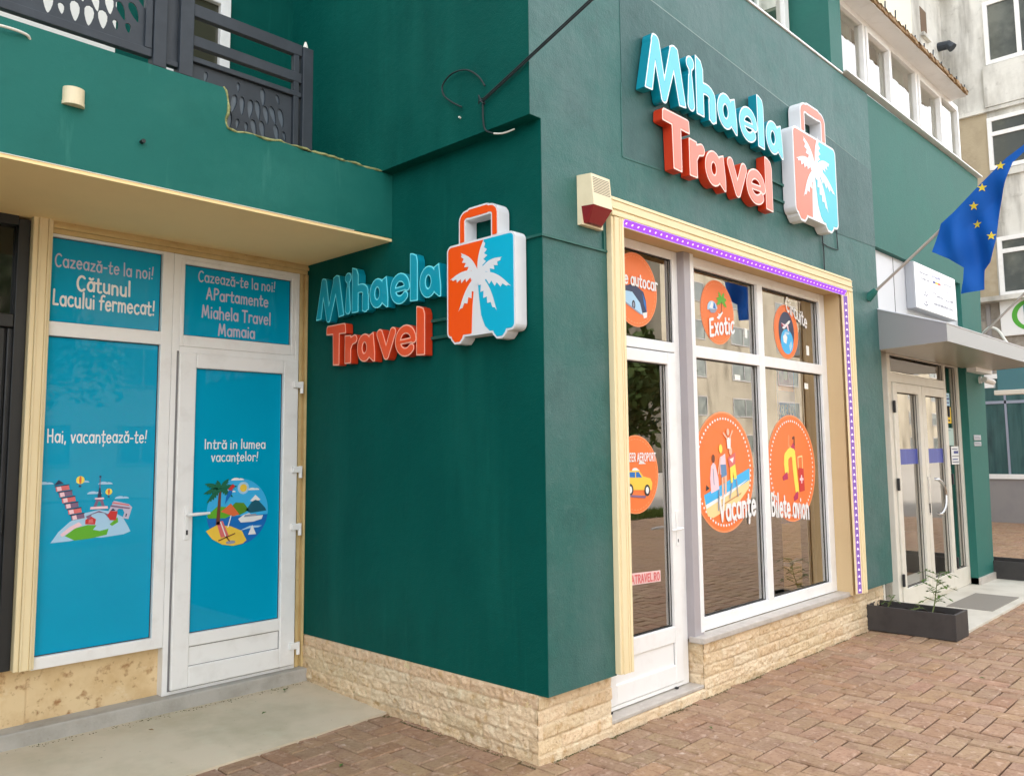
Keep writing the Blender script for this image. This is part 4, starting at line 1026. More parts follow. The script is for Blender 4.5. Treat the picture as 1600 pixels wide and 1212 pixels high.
# violet LED strip round the shop window
led = thing('led_strip', (2.4, GY-.05, 3.0), 'glowing violet LED strip round the top and right of the shop window', 'light strip')
# the strip is stuck on a canted backing, so that it faces the street and not the glass
ty0, tz0, ty1, tz1 = GY-.049, 2.9985, GY-.020, 2.955
mb = MB(); mb.hexa([(.69, ty1, tz1), (4.02, ty1, tz1), (4.02, ty1+.006, tz1), (.69, ty1+.006, tz1)], [(.69, ty0, tz0), (4.02, ty0, tz0), (4.02, ty0+.006, tz0), (.69, ty0+.006, tz0)], TRIM)
rx0, ry0, rx1, ry1 = 4.0205, GY-.049, 3.946, GY-.022
mb.hexa([(rx1, ry1, .376), (rx0, ry0, .376), (rx0, ry0+.006, .376), (rx1, ry1+.006, .376)], [(rx1, ry1, 2.955), (rx0, ry0, 2.955), (rx0, ry0+.006, 2.955), (rx1, ry1+.006, 2.955)], TRIM)
mb.build('backing', led)
def lerp(a, b, t): return a+(b-a)*t
def canted(mb, x0_, x1_, t0, t1, off, m):
    y_ = lambda t: lerp(ty1, ty0, t)-off
    z_ = lambda t: lerp(tz1, tz0, t)
    mb.quad((x0_, y_(t0), z_(t0)), (x1_, y_(t0), z_(t0)), (x1_, y_(t1), z_(t1)), (x0_, y_(t1), z_(t1)), m)
def canted_v(mb, pts, off, m):
    mb.add([(lerp(rx1, rx0, t), lerp(ry1, ry0, t)-off, z) for t, z in pts], [tuple(range(len(pts)))], m)
mb = MB(); canted(mb, .70, 3.99, .12, .92, .0015, VIOLET); mb.build('strip', led)
mb = MB(); canted_v(mb, [(.22, .38), (.80, .38), (.80, 2.95), (.22, 2.95)], .0015, VIOLETD); canted_v(mb, [(.16, .38), (.22, .38), (.22, 2.95), (.16, 2.95)], .0016, RIMO); canted_v(mb, [(.80, .38), (.86, .38), (.86, 2.95), (.80, 2.95)], .0016, RIMO)
mb.build('strip', led, label='dim right-hand run with white diodes')
mb = MB()
for i in range(52):
    x = .72+i*.0625; mb = MB(); canted(mb, x, x+.014, .40, .62, .003, LEDP); mb.build('diode', led)
for i in range(44):
    z = .40+i*.0575; mb = MB(); canted_v(mb, [(.36, z), (.66, z), (.51, z+.02)], .003, LEDP); mb.build('diode', led)
# overhead cables tied to a hook on the upper side wall
cb = thing('overhead_cable', (-.09, .28, 3.6), 'pair of black overhead cables tied to a hook on the upper side wall', 'cable')
def sag(a, b, n=14, s=.05):
    a, b = Vector(a), Vector(b); return [tuple(a.lerp(b, i/n)+Vector((0, 0, -s*4*(i/n)*(1-i/n)))) for i in range(n+1)]
CE1, CE2 = Vector((-.115, .262, 3.615))+Vector((.012, -.7605, .297))*6, Vector((-.112, .262, 3.605))+Vector((.002, -.78, .285))*6
mb = MB(); mb.tube(sag((-.115, .262, 3.615), CE1, 24, .02), .006, CABLE); mb.tube(sag((-.112, .262, 3.605), CE2, 24, .0), .0055, CABLE)
mb.build('cable', cb)
mb = MB(); lp = [(.252, 3.690), (.309, 3.768), (.410, 3.838), (.533, 3.854), (.614, 3.811), (.605, 3.746), (.533, 3.680), (.446, 3.623)]
mb.tube(smooth([(-.112, y_, z_) for y_, z_ in lp]), .005, CABLE); mb.tube(smooth([(-.112, .270, 3.6), (-.108, .272, 3.5), (-.10, .263, 3.437), (-.085, .21, 3.405)]), .005, CABLE); mb.tube(smooth([(-.085, .21, 3.405), (-.06, .16, 3.40), (-.04, .09, 3.41)]), .005, WCABLE)
mb.build('loop', cb)
mb = MB(); mb.tube([(-.089, .28, 3.60), (-.125, .275, 3.61)], .008, RAILM); mb.tube([(-.12, .262, 3.585), (-.125, .29, 3.64), (-.115, .30, 3.6), (-.12, .265, 3.62)], .005, CABLE); mb.tube([(-.092, .48, 3.572), (-.105, .478, 3.575)], .006, WCABLE); mb.build('hook', cb)
jb = thing('junction_box', (-1.97, BY, 3.35), 'small ivory half-round junction box on the balcony fascia', 'junction box')
mb = MB(); pr = ell(-1.967, BY, .05, .045, 14, 180, 360)
mb.add([(x_, y_, 3.318) for x_, y_ in pr]+[(x_, y_, 3.398) for x_, y_ in pr], [(i, i+1, 15+i-1+0, 14+i) if False else (i, i+1, 14+i+1, 14+i) for i in range(13)]+[tuple(range(13, -1, -1)), tuple(range(14, 28))], SIRENB); mb.build('cover', jb)
mb = MB(); pr = ell(-1.967, BY, .052, .047, 14, 180, 360)
mb.add([(x_, y_, 3.312) for x_, y_ in pr]+[(x_, y_, 3.330) for x_, y_ in pr], [(i, i+1, 14+i+1, 14+i) for i in range(13)]+[tuple(range(13, -1, -1)), tuple(range(14, 28))], SIRENB); mb.build('lid', jb)
o = MB(); o.tube([(-1.632, BY, 3.222), (-1.632, BY-.03, 3.221)], .011, BLACKM); tag(o.build('pipe_stub'), 'short dark pipe end poking out of the balcony fascia', 'pipe')
o = MB(); o.tube(smooth([(-2.6, BY-.02, 3.53), (-2.4, BY-.035, 3.575), (-2.27, BY-.03, 3.592), (-2.19, BY-.012, 3.595), (-2.168, BY+.005, 3.585)]), .007, WCABLE); tag(o.build('wall_cable'), 'short white cable end entering the balcony fascia at top left', 'cable')

# ==================================================================== WINDOW STICKERS
SY = WY+.0165
def sticker(cx, cz, r, label, dots=0, ring=True, rx=None):
    T = thing('round_sticker', (cx, SY, cz), label, 'sticker', 'round orange stickers on the shop glass')
    F = front(SY); rx = rx or r
    mb = MB(); mb.flat([ell(cx, cz, rx, r, 56)], F, 0, ORRIM); mb.flat([ell(cx, cz, rx*.972, r*.972, 56)], F, .0006, ORST); mb.build('disc', T)
    mb = MB()
    if dots:
        for i in range(dots):
            a = 2*math.pi*i/dots; mb.flat([ell(cx+rx*.885*math.cos(a), cz+r*.885*math.sin(a), .0098, .0098, 8)], F, .0012, WHITE)
    elif ring:
        n = 44
        for i in range(n):
            a0, a1 = 360*i/n, 360*(i+.6)/n
            o_ = ell(cx, cz, rx*.91, r*.91, 3, a0, a1); i_ = ell(cx, cz, rx*.89, r*.89, 3, a0, a1); mb.flat([o_+i_[::-1]], F, .0012, ORRIM)
    mb.build('dotted_border', T)
    return T, F
class Art:
    def __init__(s, F, cx, cz, sc): s.F, s.cx, s.cz, s.sc, s.mb, s.k = F, cx, cz, sc, MB(), 0
    def poly(s, pts, m): s.k += 1; s.mb.flat([[(s.cx+x*s.sc, s.cz+y*s.sc) for x, y in pts]], s.F, .0015+s.k*.00025, m); return s
    def ell(s, x, y, rx, ry, m, n=18): return s.poly(ell(x, y, rx, ry, n), m)
    def line(s, pts, w, m):
        s.k += 1
        X, Y = grid(min(p[0] for p in pts)-w*2, max(p[0] for p in pts)+w*2, min(p[1] for p in pts)-w*2, max(p[1] for p in pts)+w*2, w*.45)
        lo = contours(f_caps(X, Y, [(p, q, w/2, w/2) for p, q in zip(pts[:-1], pts[1:])]), X, Y)
        if lo: s.mb.flat([[(s.cx+x*s.sc, s.cz+y*s.sc) for x, y in l] for l in lo], s.F, .0015+s.k*.00025, m)
        return s
    def done(s, T, nm='picture'): return s.mb.build(nm, T)
LT = .0075
# coach trips
SY = WY+.0165
T, F = sticker(1.115, 2.655, .245, 'orange coach sticker behind the glass over the shop door')
A = Art(F, 1.115, 2.655, .245)
A.poly([(-.75, -.02), (-.2, .12), (.05, .10), (.35, -.02), (.46, -.25), (.50, -.62), (.42, -.70), (.2, -.62), (-.75, -.28)], NAVY)
A.poly([(-.75, -.06), (-.2, -.05), (.18, -.34), (.30, -.66), (.2, -.62), (-.75, -.28)], LBLU); A.poly([(-.75, .0), (-.2, .08), (.1, .04), (.22, -.14), (.2, -.3), (-.1, -.08), (-.75, -.08)], NAVY)
A.poly([(.3, -.05), (.44, -.28), (.47, -.55), (.36, -.35)], MBLU); A.poly([(.28, -.60), (.5, -.55), (.48, -.70), (.34, -.74)], WHITE)
A.ell(-.12, -.42, .075, .12, INKK).ell(-.12, -.42, .04, .07, GREYP); A.poly([(-.75, -.28), (.2, -.62), (.2, -.66), (-.75, -.33)], GREYP); A.done(T)
mb = MB(); text(mb, 'Bilete autocar', F, .805, 1.357, 2.685, .082, WHITE, LT, r=.085, rot=rad(-1)); mb.build('lettering', T)
# exotic
T, F = sticker(2.15, 2.622, .240, 'orange palm sticker reading Exotic on the upper left pane')
A = Art(F, 2.15, 2.622, .24)
A.line([(.25, .35), (.22, .05), (.14, -.15)], .035, BROWN)
for a in (20, 60, 120, 165, 200, -25): A.poly([( .25+(x), .42+y) for x, y in leafy(0, 0, rad(a), .34, .12, 4)], LGRN)
A.poly(ell(-.32, .06, .30, .26, 14, 10, 190), LBLU).poly([(-.5, .10), (-.32, .32), (-.22, .08)], WHITE).poly([(-.12, .09), (-.2, .3), (-.3, .1)], MBLU).poly([(-.55, .05), (-.05, .08), (-.2, -.04), (-.42, -.06)], GREYP)
A.poly([(-.1, -.18), (.26, .05), (.3, .02), (.05, -.22)], WHITE).poly([(.05, -.1), (-.02, -.02), (.12, -.06)], WHITE); A.done(T)
mb = MB(); text(mb, 'Exotic', F, 2.02, 2.375, 2.435, .125, WHITE, LT, r=.09, rot=rad(9)); mb.build('lettering', T)
# circuits
T, F = sticker(3.262, 2.583, .228, 'orange globe sticker reading Circuite on the upper right pane', ring=False, rx=.222)
A = Art(F, 3.262, 2.583, .228)
A.ell(0, 0, .62, .74, NAVY, 30).ell(.02, -.36, .50, .46, SKYP, 26).poly([(-.3, -.2), (-.1, -.05), (.05, -.2), (-.05, -.45), (-.25, -.4)], WHITE).poly([(.15, -.5), (.35, -.3), (.42, -.5), (.25, -.72)], LBLU).ell(.02, -.05, .2, .05, LBLU)
A.poly([(-.35, .12), (.22, .44), (.34, .44), (.26, .34), (-.2, .08)], WHITE).poly([(-.05, .25), (-.42, .30), (-.12, .16)], PINKL).poly([(0, .24), (.12, .02), (.2, .04), (.12, .3)], PINKL).poly([(-.35, .12), (-.4, .28), (-.3, .2)], REDP); A.done(T)
mb = MB(); text(mb, 'Circuite', F, 3.262, 3.645, 2.765, .115, WHITE, LT, r=.085, rot=rad(-17)); mb.build('lettering', T)
# holidays: people on a beach
T, F = sticker(2.172, 1.452, .436, 'big orange sticker with beach family reading Vacante on the lower left pane', dots=64)
A = Art(F, 2.172, 1.452, .436)
A.poly([(.58, -.10), (.72, -.02), (.80, -.03), (.82, -.14)], INKK).poly([(-.62, -.30), (-.6, -.2), (-.5, -.26)], INKK)
A.poly([(-.68, -.38), (.84, .02), (.86, -.08), (.80, -.30), (.45, -.52), (-.42, -.74), (-.58, -.70), (-.66, -.52)], SANDL)
A.poly([(-.68, -.36), (.84, .04), (.84, -.16), (.2, -.34), (-.62, -.56)], SKYP).poly([(-.64, -.52), (.2, -.31), (.8, -.14), (.2, -.36), (-.62, -.58)], WHITE).poly([(-.2, -.58), (.5, -.40), (.55, -.36), (-.1, -.53)], mat('sand_shadow_print', C(206, 150, 96), .5))
A.poly([(-.46, -.34), (-.20, -.28), (-.22, -.1), (-.30, .12), (-.36, .16), (-.44, .1), (-.48, -.1)], PINKL).ell(-.36, .22, .05, .07, BROWN).line([(-.38, .05), (-.36, -.2)], .025, GREYP)
A.poly([(-.15, .24), (.02, .30), (.04, .10), (.0, .0), (-.15, -.05)], PINKL).poly([(-.14, .12), (.04, .12), (.06, -.06), (-.12, -.10)], mat('denim_print', C(100, 140, 180), .5)).poly([(-.12, -.1), (-.06, -.08), (-.06, -.40), (-.12, -.42)], SKIN).poly([(-.03, -.08), (.05, -.06), (.03, -.36), (-.03, -.38)], SKIN).ell(-.12, .38, .055, .075, LYEL).line([(-.15, .22), (-.22, -.02)], .04, SKIN)
A.poly([(.10, .22), (.36, .32), (.34, .12), (.16, .05)], PINK).poly([(.16, .20), (.3, .24), (.26, .14)], WHITE).poly([(.16, .06), (.34, .12), (.38, -.12), (.29, -.14), (.26, .0), (.24, -.18), (.17, -.2)], LYEL).ell(.2, .34, .05, .07, SKIN)
A.poly([(.08, .56), (.22, .58), (.2, .38), (.1, .38)], WHITE).ell(.13, .66, .045, .06, SKIN).line([(.10, .55), (-.02, .64)], .035, SKIN).line([(.18, .56), (.28, .68)], .035, SKIN)
A.line([(-.22, -.3), (-.26, -.62)], .03, GREYP).line([(.36, -.15), (.40, -.42)], .03, GREYP).line([(.22, -.2), (.12, -.44)], .03, GREYP); A.done(T)
mb = MB(); text(mb, 'Vacanțe', F, 2.075, 2.605, 1.105, .165, WHITE, LT, r=.094, rot=rad(1.5)); mb.build('lettering', T)
# plane tickets: walker with a case
T, F = sticker(3.265, 1.455, .435, 'big orange sticker with yellow trousered traveller reading Bilete avion on the lower right pane', dots=64)
A = Art(F, 3.265, 1.455, .435)
A.line([(-.10, .60), (-.12, .42), (.0, .36)], .05, ORRIM).poly([(-.02, .40), (.08, .48), (.14, .40), (.12, .26), (.02, .28)], MAGE).line([(.06, .56), (.12, .58), (.12, .44)], .05, BROWN)
A.line([(-.24, -.04), (-.26, .10), (-.24, .22), (-.08, .30), (.06, .28)], .17, LYEL).line([(.06, .26), (.08, .0), (.16, -.42)], .155, LYEL)
A.poly([(-.42, -.15), (-.22, -.06), (-.20, -.2), (-.4, -.22)], MAGE).poly([(.0, -.54), (.12, -.46), (.2, -.44), (.18, -.58), (.02, -.62)], MAGE)
A.line([(.24, -.02), (.24, .20), (.42, .22), (.42, -.02)], .03, SANDL).poly([(.24, .0), (.46, -.02), (.48, -.44), (.26, -.46)], REDP).line([(.30, -.22), (.42, -.22)], .05, PINKL).line([(.36, -.16), (.36, -.28)], .05, PINKL); A.done(T)
mb = MB(); text(mb, 'Bilete avion', F, 2.862, 3.525, 1.095, .165, WHITE, LT, r=.094, rot=rad(-5.5)); mb.build('lettering', T)
# airport transfer: yellow car
SY = WY+.0095
T, F = sticker(1.062, 1.462, .247, 'orange sticker with a yellow car on the shop door glass')
A = Art(F, 1.062, 1.462, .247)
for x_, y_ in ((-.35, .32), (.25, .26), (-.05, .10)): A.poly([(x_-.2, y_)]+ell(x_, y_, .14, .07, 7, 180, 20)+[(x_+.2, y_)], WHITE)
A.poly([(-.55, -.2), (-.5, .0), (-.38, .10), (.12, .10), (.3, -.06), (.62, -.12), (.70, -.24), (.66, -.42), (-.5, -.38)], SAND).poly([(-.34, .06), (-.06, .06), (-.06, -.08), (-.42, -.06)], MBLU).poly([(-.02, .06), (.1, .06), (.24, -.08), (-.02, -.08)], MBLU)
A.ell(-.28, -.38, .13, .15, INKK).ell(-.28, -.38, .07, .09, WHITE).ell(.46, -.42, .13, .15, INKK).ell(.46, -.42, .07, .09, WHITE).poly([(-.4, -.5), (.4, -.56), (.35, -.62), (-.3, -.56)], MAUVE); A.done(T)
mb = MB(); text(mb, 'TRANSFER AEROPORT', F, .855, 1.275, 1.545, .05, WHITE, LT, r=.09, jitter=.0); mb.build('lettering', T)
# web address line and tape tabs
mb = MB(); text(mb, 'MIHAELATRAVEL.RO', front(SY), .80, 1.292, .800, .048, PINK, .002, r=.10, rot=rad(-2), jitter=0); mb.flat([[(.78, .79), (1.305, .772), (1.305, .842), (.78, .864)]], front(SY), 0, mat('pale_vinyl_strip', C(236, 200, 196), .5))
tag(mb.build('web_address_sticker'), 'narrow pink web address sticker low on the shop door glass', 'sticker')
SY = WY+.0165
for (a, b, c, d, lb) in ((2.548, 2.590, 2.470, 2.545, 'upper left pane beside the palm sticker'), (3.63, 3.685, 2.415, 2.50, 'upper right pane beside the globe sticker'), (2.37, 2.455, 2.135, 2.175, 'lower left pane above the beach sticker'), (3.562, 3.635, 2.122, 2.172, 'lower right pane above the traveller sticker')):
    mb = MB(); mb.quad((a, SY, c), (b, SY, c+.0), (b, SY, d-.004), (a, SY, d), SHEET)
    tag(mb.build('tape_tab'), 'tiny white tape tab on the '+lb, 'tape', 'white tape tabs on the shop panes')
# roll-up banner inside
rb = thing('rollup_banner', (3.4, .21, .1), 'blue and sand roll-up banner standing inside behind the right pane', 'banner')
mb = MB(); FB = front(.21); bx0, bx1 = 3.24, 3.58
mb.flat([rect(bx0, bx1, 1.0, 2.36)], FB, 0, mat('banner_blue', C(60, 130, 235), .5)); mb.flat([rect(bx0, bx1, .43, 1.0)], FB, 0, SANDL); mb.flat([rect(bx0+.04, bx1-.02, 2.10, 2.33)], FB, .001, PINK)
mb.flat([[(bx0, .66), (bx0+.1, .64), (bx0+.23, .665), (bx1, .64), (bx1, .685), (bx0+.23, .70), (bx0+.1, .675), (bx0, .69)]], FB, .001, WHITE); mb.flat([ell(3.42, 2.24, .04, .05, 12)], FB, .002, SANDL)
text(mb, 'CELE MAI', FB, bx0+.03, bx1-.03, 1.90, .075, WHITE, .002, r=.1, jitter=0); mb.build('banner', rb)
mb = MB(); mb.box(bx0-.03, bx1+.03, .16, .28, .40, .45, RAILM, .01); mb.box(bx0+.15, bx1-.15, .20, .24, .08, .41, RAILM, .01); mb.build('base', rb)

# ==================================================================== GLAZED ENTRANCE (right)
ed = bpy.data.objects.new('entrance_door', None); COL.objects.link(ed); ed.parent = B
EY = .05
mb = MB()
mb.box(5.25, 5.34, EY-.03, EY+.06, .025, 2.66, BEIGEF, .004); mb.box(7.50, 7.575, EY-.03, EY+.06, .025, 2.66, BEIGEF, .004); mb.box(7.02, 7.07, EY-.028, EY+.06, .025, 2.65, BEIGEF, .004)
mb.box(5.34, 7.5, EY-.027, EY+.058, 2.545, 2.66, BEIGEF, .004); mb.box(5.34, 7.02, EY-.027, EY+.058, 2.27, 2.365, BEIGEF, .004); mb.box(7.07, 7.5, EY-.027, EY+.058, .024, .23, BEIGEF, .004); mb.box(5.30, 7.03, EY-.02, EY+.05, .022, .055, BEIGEF)
mb.box(4.86, 4.90, EY-.03, EY+.2, .025, 3.0, BEIGEF)
mb.build('frame', ed)
for x0_, x1_ in ((5.345, 6.185), (6.195, 7.018)):
    mb = MB(); frame_bars(mb, x0_, x1_, .06, 2.265, .105, .105, .165, .095, EY-.045, EY+.02, BEIGEF, .004); lf = mb.build('leaf', ed)
    pane('pane', lf, x0_+.105, x1_-.105, .225, 2.17, EY, GLASSD)
    mb = MB(); gasket(mb, x0_+.105, x1_-.105, .225, 2.17, EY-.02); mb.build('gasket', lf)
    mb = MB(); mb.box(x0_+.107, x1_-.107, EY-.004, EY-.002, 1.44, 1.597, BLUEBAND); mb.build('blue_band', lf)
for x_ in (5.325, 7.03):
    for z_ in (.32, 1.25, 2.02):
        mb = MB(); mb.box(x_, x_+.03, EY-.062, EY-.04, z_-.06, z_+.06, GASKET, .004); mb.build('hinge', ed)
mb = MB(); mb.tube(smooth([(6.42, EY-.05, 1.27), (6.44, EY-.09, 1.26), (6.56, EY-.10, 1.19), (6.61, EY-.10, 1.09), (6.56, EY-.10, .97), (6.46, EY-.09, .90), (6.44, EY-.05, .90)]), .016, CHROME, 10); mb.build('handle', ed)
mb = MB(); mb.box(6.215, 6.245, EY-.052, EY-.044, .92, 1.02, GASKET); mb.box(6.21, 6.25, EY-.05, EY-.0445, .9, 1.3, CHROME); mb.build('lock', ed)
pane('pane', ed, 5.34, 7.02, 2.365, 2.545, EY+.01, GLASSD); pane('pane', ed, 7.07, 7.5, .23, 2.545, EY+.01, GLASSD); pane('pane', ed, 4.90, 5.25, .05, 2.6, EY+.03, GLASSD)
mb = MB(); gasket(mb, 5.34, 7.02, 2.365, 2.545, EY-.01); gasket(mb, 7.07, 7.5, .23, 2.545, EY-.01); mb.build('gasket', ed)
# pale cladding band with the lightbox, canopy
mb = MB(); mb.box(4.864, 7.98, -.012, .10, 2.86, 3.555, CLAD); mb.box(4.863, 7.56, -.0, .12, 2.62, 2.86, ALUD); mb.box(5.48, 5.487, -.0145, -.01, 2.95, 3.55, GASKET)
mb.build('cladding', B)
cn = thing('canopy', (6.4, GY, 2.7), 'grey metal-clad wedge canopy over the glazed entrance', 'canopy')
mb = MB(); x0_, x1_, yf = 4.835, 8.25, GY-.60
a0, a1, f0, f1 = 2.54, 2.945, 2.568, 2.731
mb.quad((x0_, -.03, a0), (x0_, -.03, a1), (x0_, yf, f1), (x0_, yf, f0), ALU); mb.quad((x1_, -.03, a0), (x1_, yf, f0), (x1_, yf, f1), (x1_, -.03, a1), ALU)
mb.quad((x0_, yf, f0), (x0_, yf, f1), (x1_, yf, f1), (x1_, yf, f0), ALU); mb.quad((x0_, -.03, a1), (x1_, -.03, a1), (x1_, yf, f1), (x0_, yf, f1), ALU)
mb.build('cladding', cn)
mb = MB(); mb.quad((x0_+.004, -.03, a0+.004), (x0_+.004, yf+.004, f0+.004), (x1_-.004, yf+.004, f0+.004), (x1_-.004, -.03, a0+.004), ALUD); mb.build('soffit', cn)
mb = MB(); mb.tube([(x0_, -.03, a1+.003), (x0_, yf, f1+.003)], .007, CLAD, 6); mb.tube([(x0_, yf-.001, f1+.002), (x1_, yf-.001, f1+.002)], .006, CLAD, 6); mb.build('edge_trim', cn)
lb = thing('lightbox_sign', (6.5, -.1, 3.3), 'white lightbox sign with small grey crest and lettering above the canopy', 'sign')
LBF = -.105
mb = MB(); mb.box(5.82, 7.19, LBF, -.013, 3.06, 3.558, LBOXG, .008); mb.build('case', lb)
mb = MB(); mb.box(5.832, 7.178, LBF-.006, LBF-.0005, 3.072, 3.546, LBOX); mb.build('face', lb)
mb = MB(); F = Fr((.235, LBF-.006, .052), (1, 0, 0), (0, 0, 1), (0, -1, 0))
rnd = random.Random(2)
def scrib(u0, u1, v, h, m):
    u = u0
    while u < u1:
        wd = rnd.uniform(.012, .026); mb.flat([rect(u, min(u+wd, u1), v+rnd.uniform(0, h*.15), v+h*rnd.uniform(.6, 1))], F, .001, m); u += wd+rnd.uniform(.006, .012)
scrib(5.72, 6.04, 3.395, .028, INKG); scrib(5.72, 6.04, 3.335, .026, INKG); scrib(6.13, 6.42, 3.405, .035, INKB); scrib(6.52, 6.83, 3.375, .026, INKG)
for i, m_ in enumerate((INKB, YEL, REDP)): mb.flat([rect(6.15+i*.09, 6.24+i*.09, 3.345, 3.372)], F, .001, m_)
# heraldic crest in grey strokes
def st(pts, w_, m_):
    X, Y = grid(min(p[0] for p in pts)-.03, max(p[0] for p in pts)+.03, min(p[1] for p in pts)-.03, max(p[1] for p in pts)+.03, .004)
    lo = contours(f_caps(X, Y, [(p, q, w_, w_) for p, q in zip(pts[:-1], pts[1:])]), X, Y)
    if lo: mb.flat(lo, F, .001, m_)
for pts in ([(5.80, 3.30), (5.78, 3.24), (5.82, 3.19), (5.87, 3.17)], [(5.97, 3.30), (5.99, 3.24), (5.95, 3.19), (5.90, 3.17)], [(5.885, 3.30), (5.885, 3.18)], [(5.84, 3.28), (5.86, 3.20)], [(5.93, 3.28), (5.91, 3.20)], [(5.79, 3.13), (5.82, 3.08), (5.885, 3.065), (5.95, 3.08), (5.98, 3.13)], [(5.85, 3.12), (5.885, 3.09), (5.93, 3.12)]): st(pts, .008, INKG)
st([(6.13, 3.20), (6.20, 3.30), (6.25, 3.19)], .006, INKG); st([(6.15, 3.235), (6.24, 3.24)], .005, INKG)
scrib(6.27, 6.50, 3.195, .04, INKG); st([(6.60, 3.29), (6.66, 3.30), (6.62, 3.22), (6.58, 3.20), (6.68, 3.20)], .006, INKG); scrib(6.70, 6.85, 3.19, .04, INKG); scrib(6.15, 6.84, 3.10, .04, INKG)
mb.build('lettering', lb)
# notices on the entrance side glass
PY = EY-.002
def notice(x0_, x1_, z0_, z1_, m, label, lines):
    mb = MB(); mb.box(x0_, x1_, PY-.003, PY-.001, z0_, z1_, m); FF = front(PY-.003); rr = random.Random(label)
    for (v, h, mm, a, b) in lines: mb.flat([rect(x0_+(x1_-x0_)*a, x0_+(x1_-x0_)*b, z0_+(z1_-z0_)*v, z0_+(z1_-z0_)*(v+h))], FF, .001, mm)
    tag(mb.build('notice'), label, 'notice', 'notices on the entrance side glass')
notice(7.10, 7.26, 2.085, 2.235, LBLU, 'pale blue printed slip topmost on the entrance side glass', [(.2, .1, INKB, .15, .8), (.5, .12, INKB, .1, .9), (.75, .08, INKG, .1, .7)])
notice(7.12, 7.285, 1.885, 2.075, YEL, 'yellow notice with black marks on the entrance side glass', [(.12, .1, INKK, .3, .7), (.36, .1, INKK, .3, .7), (.6, .1, INKK, .3, .7), (.82, .06, INKK, .2, .8)])
notice(7.085, 7.33, 1.63, 1.83, mat('pale_green_paper', C(170, 196, 188), .6), 'plain pale green sheet on the entrance side glass', [(.85, .04, INKG, .1, .6)])
notice(7.21, 7.49, 1.41, 1.62, WHITE, 'white notice with blue text lowest on the entrance side glass', [(.1, .06, INKG, .1, .9), (.25, .06, INKB, .1, .8), (.44, .03, INKK, .05, .95), (.6, .14, INKB, .3, .9), (.82, .05, INKG, .1, .8)])
for z0_, z1_, lb_ in ((1.69, 1.752, 'upper of two small grey plaques on the green pier'), (1.62, 1.672, 'lower of two small grey plaques on the green pier')):
    mb = MB(); mb.box(7.70, 7.98, GY-.004, GY+.004, z0_, z1_, LBOXG, .003); mb.box(7.72, 7.95, GY-.0055, GY-.0042, z0_+.018, z0_+.026, INKG); mb.box(7.72, 7.90, GY-.0055, GY-.0042, z0_+.036, z0_+.042, INKG)
    tag(mb.build('plaque'), lb_, 'plaque', 'plaques on the green pier')
mb = MB(); mb.box(7.56, 8.205, GY-.02, .16, .02, .10, MARBLE, .004); mb.build('pier_base', B)
# flag
fl = thing('flag', (4.62, GY, 3.02), 'blue flag with gold stars on a sloping pole beside the glazed entrance', 'flag')
mb = MB(); mb.tube([(4.62, GY+.01, 3.01), (4.62, GY-.055, 3.065), (4.62, GY-.075, 3.085)], [.045, .032, .024], GREEN2, 10); mb.build('socket', fl)
mb = MB(); mb.tube([(4.62, GY-.03, 3.04), (4.62, -.756, 3.504+.06), (4.62, -1.70, 4.36)], .0135, POLE, 10); mb.build('pole', fl)
OUT = [(-1.45, 4.15), (-1.289, 4.055), (-1.067, 3.866), (-.853, 3.672), (-.745, 3.59), (-.732, 3.546), (-.663, 3.346), (-.794, 3.262), (-.905, 3.169), (-.893, 3.062), (-.865, 2.944), (-.95, 2.947), (-1.048, 2.956), (-1.060, 3.125), (-1.123, 3.174), (-1.175, 3.386), (-1.213, 3.619), (-1.275, 3.845), (-1.333, 4.0), (-1.43, 4.075)]
def fold(y_, z_):
    t = (z_-2.944)/1.2; q = (y_+1.05)
    top_ = max(0, min(1, (z_-(2.94-0.83*(y_+1.45)+.9))/.25))
    d = .045*math.sin(q*13+z_*2.2)+.028*math.sin(q*27-z_*4+1)+.012*math.sin(z_*16+q*9)
    line = 3.59+(-.745-y_)*.80
    dd = max(0, min(1, (line-z_)/.22))
    return 4.588+d*dd*.9
def dens(lp, st_):
    R_ = []
    for a, b in zip(lp, lp[1:]+lp[:1]):
        n = max(1, int(math.hypot(b[0]-a[0], b[1]-a[1])/st_)); R_ += [(a[0]+(b[0]-a[0])*i/n, a[1]+(b[1]-a[1])*i/n) for i in range(n)]
    return R_
def inside(p, lp):
    c = False
    for a, b in zip(lp, lp[1:]+lp[:1]):
        if (a[1] > p[1]) != (b[1] > p[1]) and p[0] < (b[0]-a[0])*(p[1]-a[1])/(b[1]-a[1])+a[0]: c = not c
    return c
def cloth(lp, st_, off, m, mb):
    lp = dens(lp, st_); n0 = len(lp); pts = list(lp)
    y = min(p[0] for p in lp)
    while y < max(p[0] for p in lp):
        z = min(p[1] for p in lp)
        while z < max(p[1] for p in lp):
            if inside((y, z), lp) and min(math.hypot(y-q[0], z-q[1]) for q in lp) > st_*.5: pts.append((y, z))
            z += st_
        y += st_
    r = geometry.delaunay_2d_cdt([Vector(p) for p in pts], [], [list(range(n0))], 4 if False else 1, 1e-6)
    mb.add([(fold(p[0], p[1])+off, p[0], p[1]) for p in r[0]], [tuple(f) for f in r[2]], m)
mb = MB(); cloth(OUT, .022, 0, FLAGB, mb); fc = mb.build('cloth', fl, smooth=True)
mb = MB()
for i, (sy, sz) in enumerate(((-1.241, 3.995), (-1.089, 3.840), (-1.014, 3.695), (-1.024, 3.536), (-1.139, 3.402))):
    s_ = []
    for k in range(10):
        a = rad(90+36*k+6); rr = .040 if k % 2 == 0 else .016; s_.append((sy+rr*1.0*math.cos(a), sz+rr*math.sin(a)))
    cloth(s_, .012, -.004, FLAGY, mb)
mb.build('stars', fc)
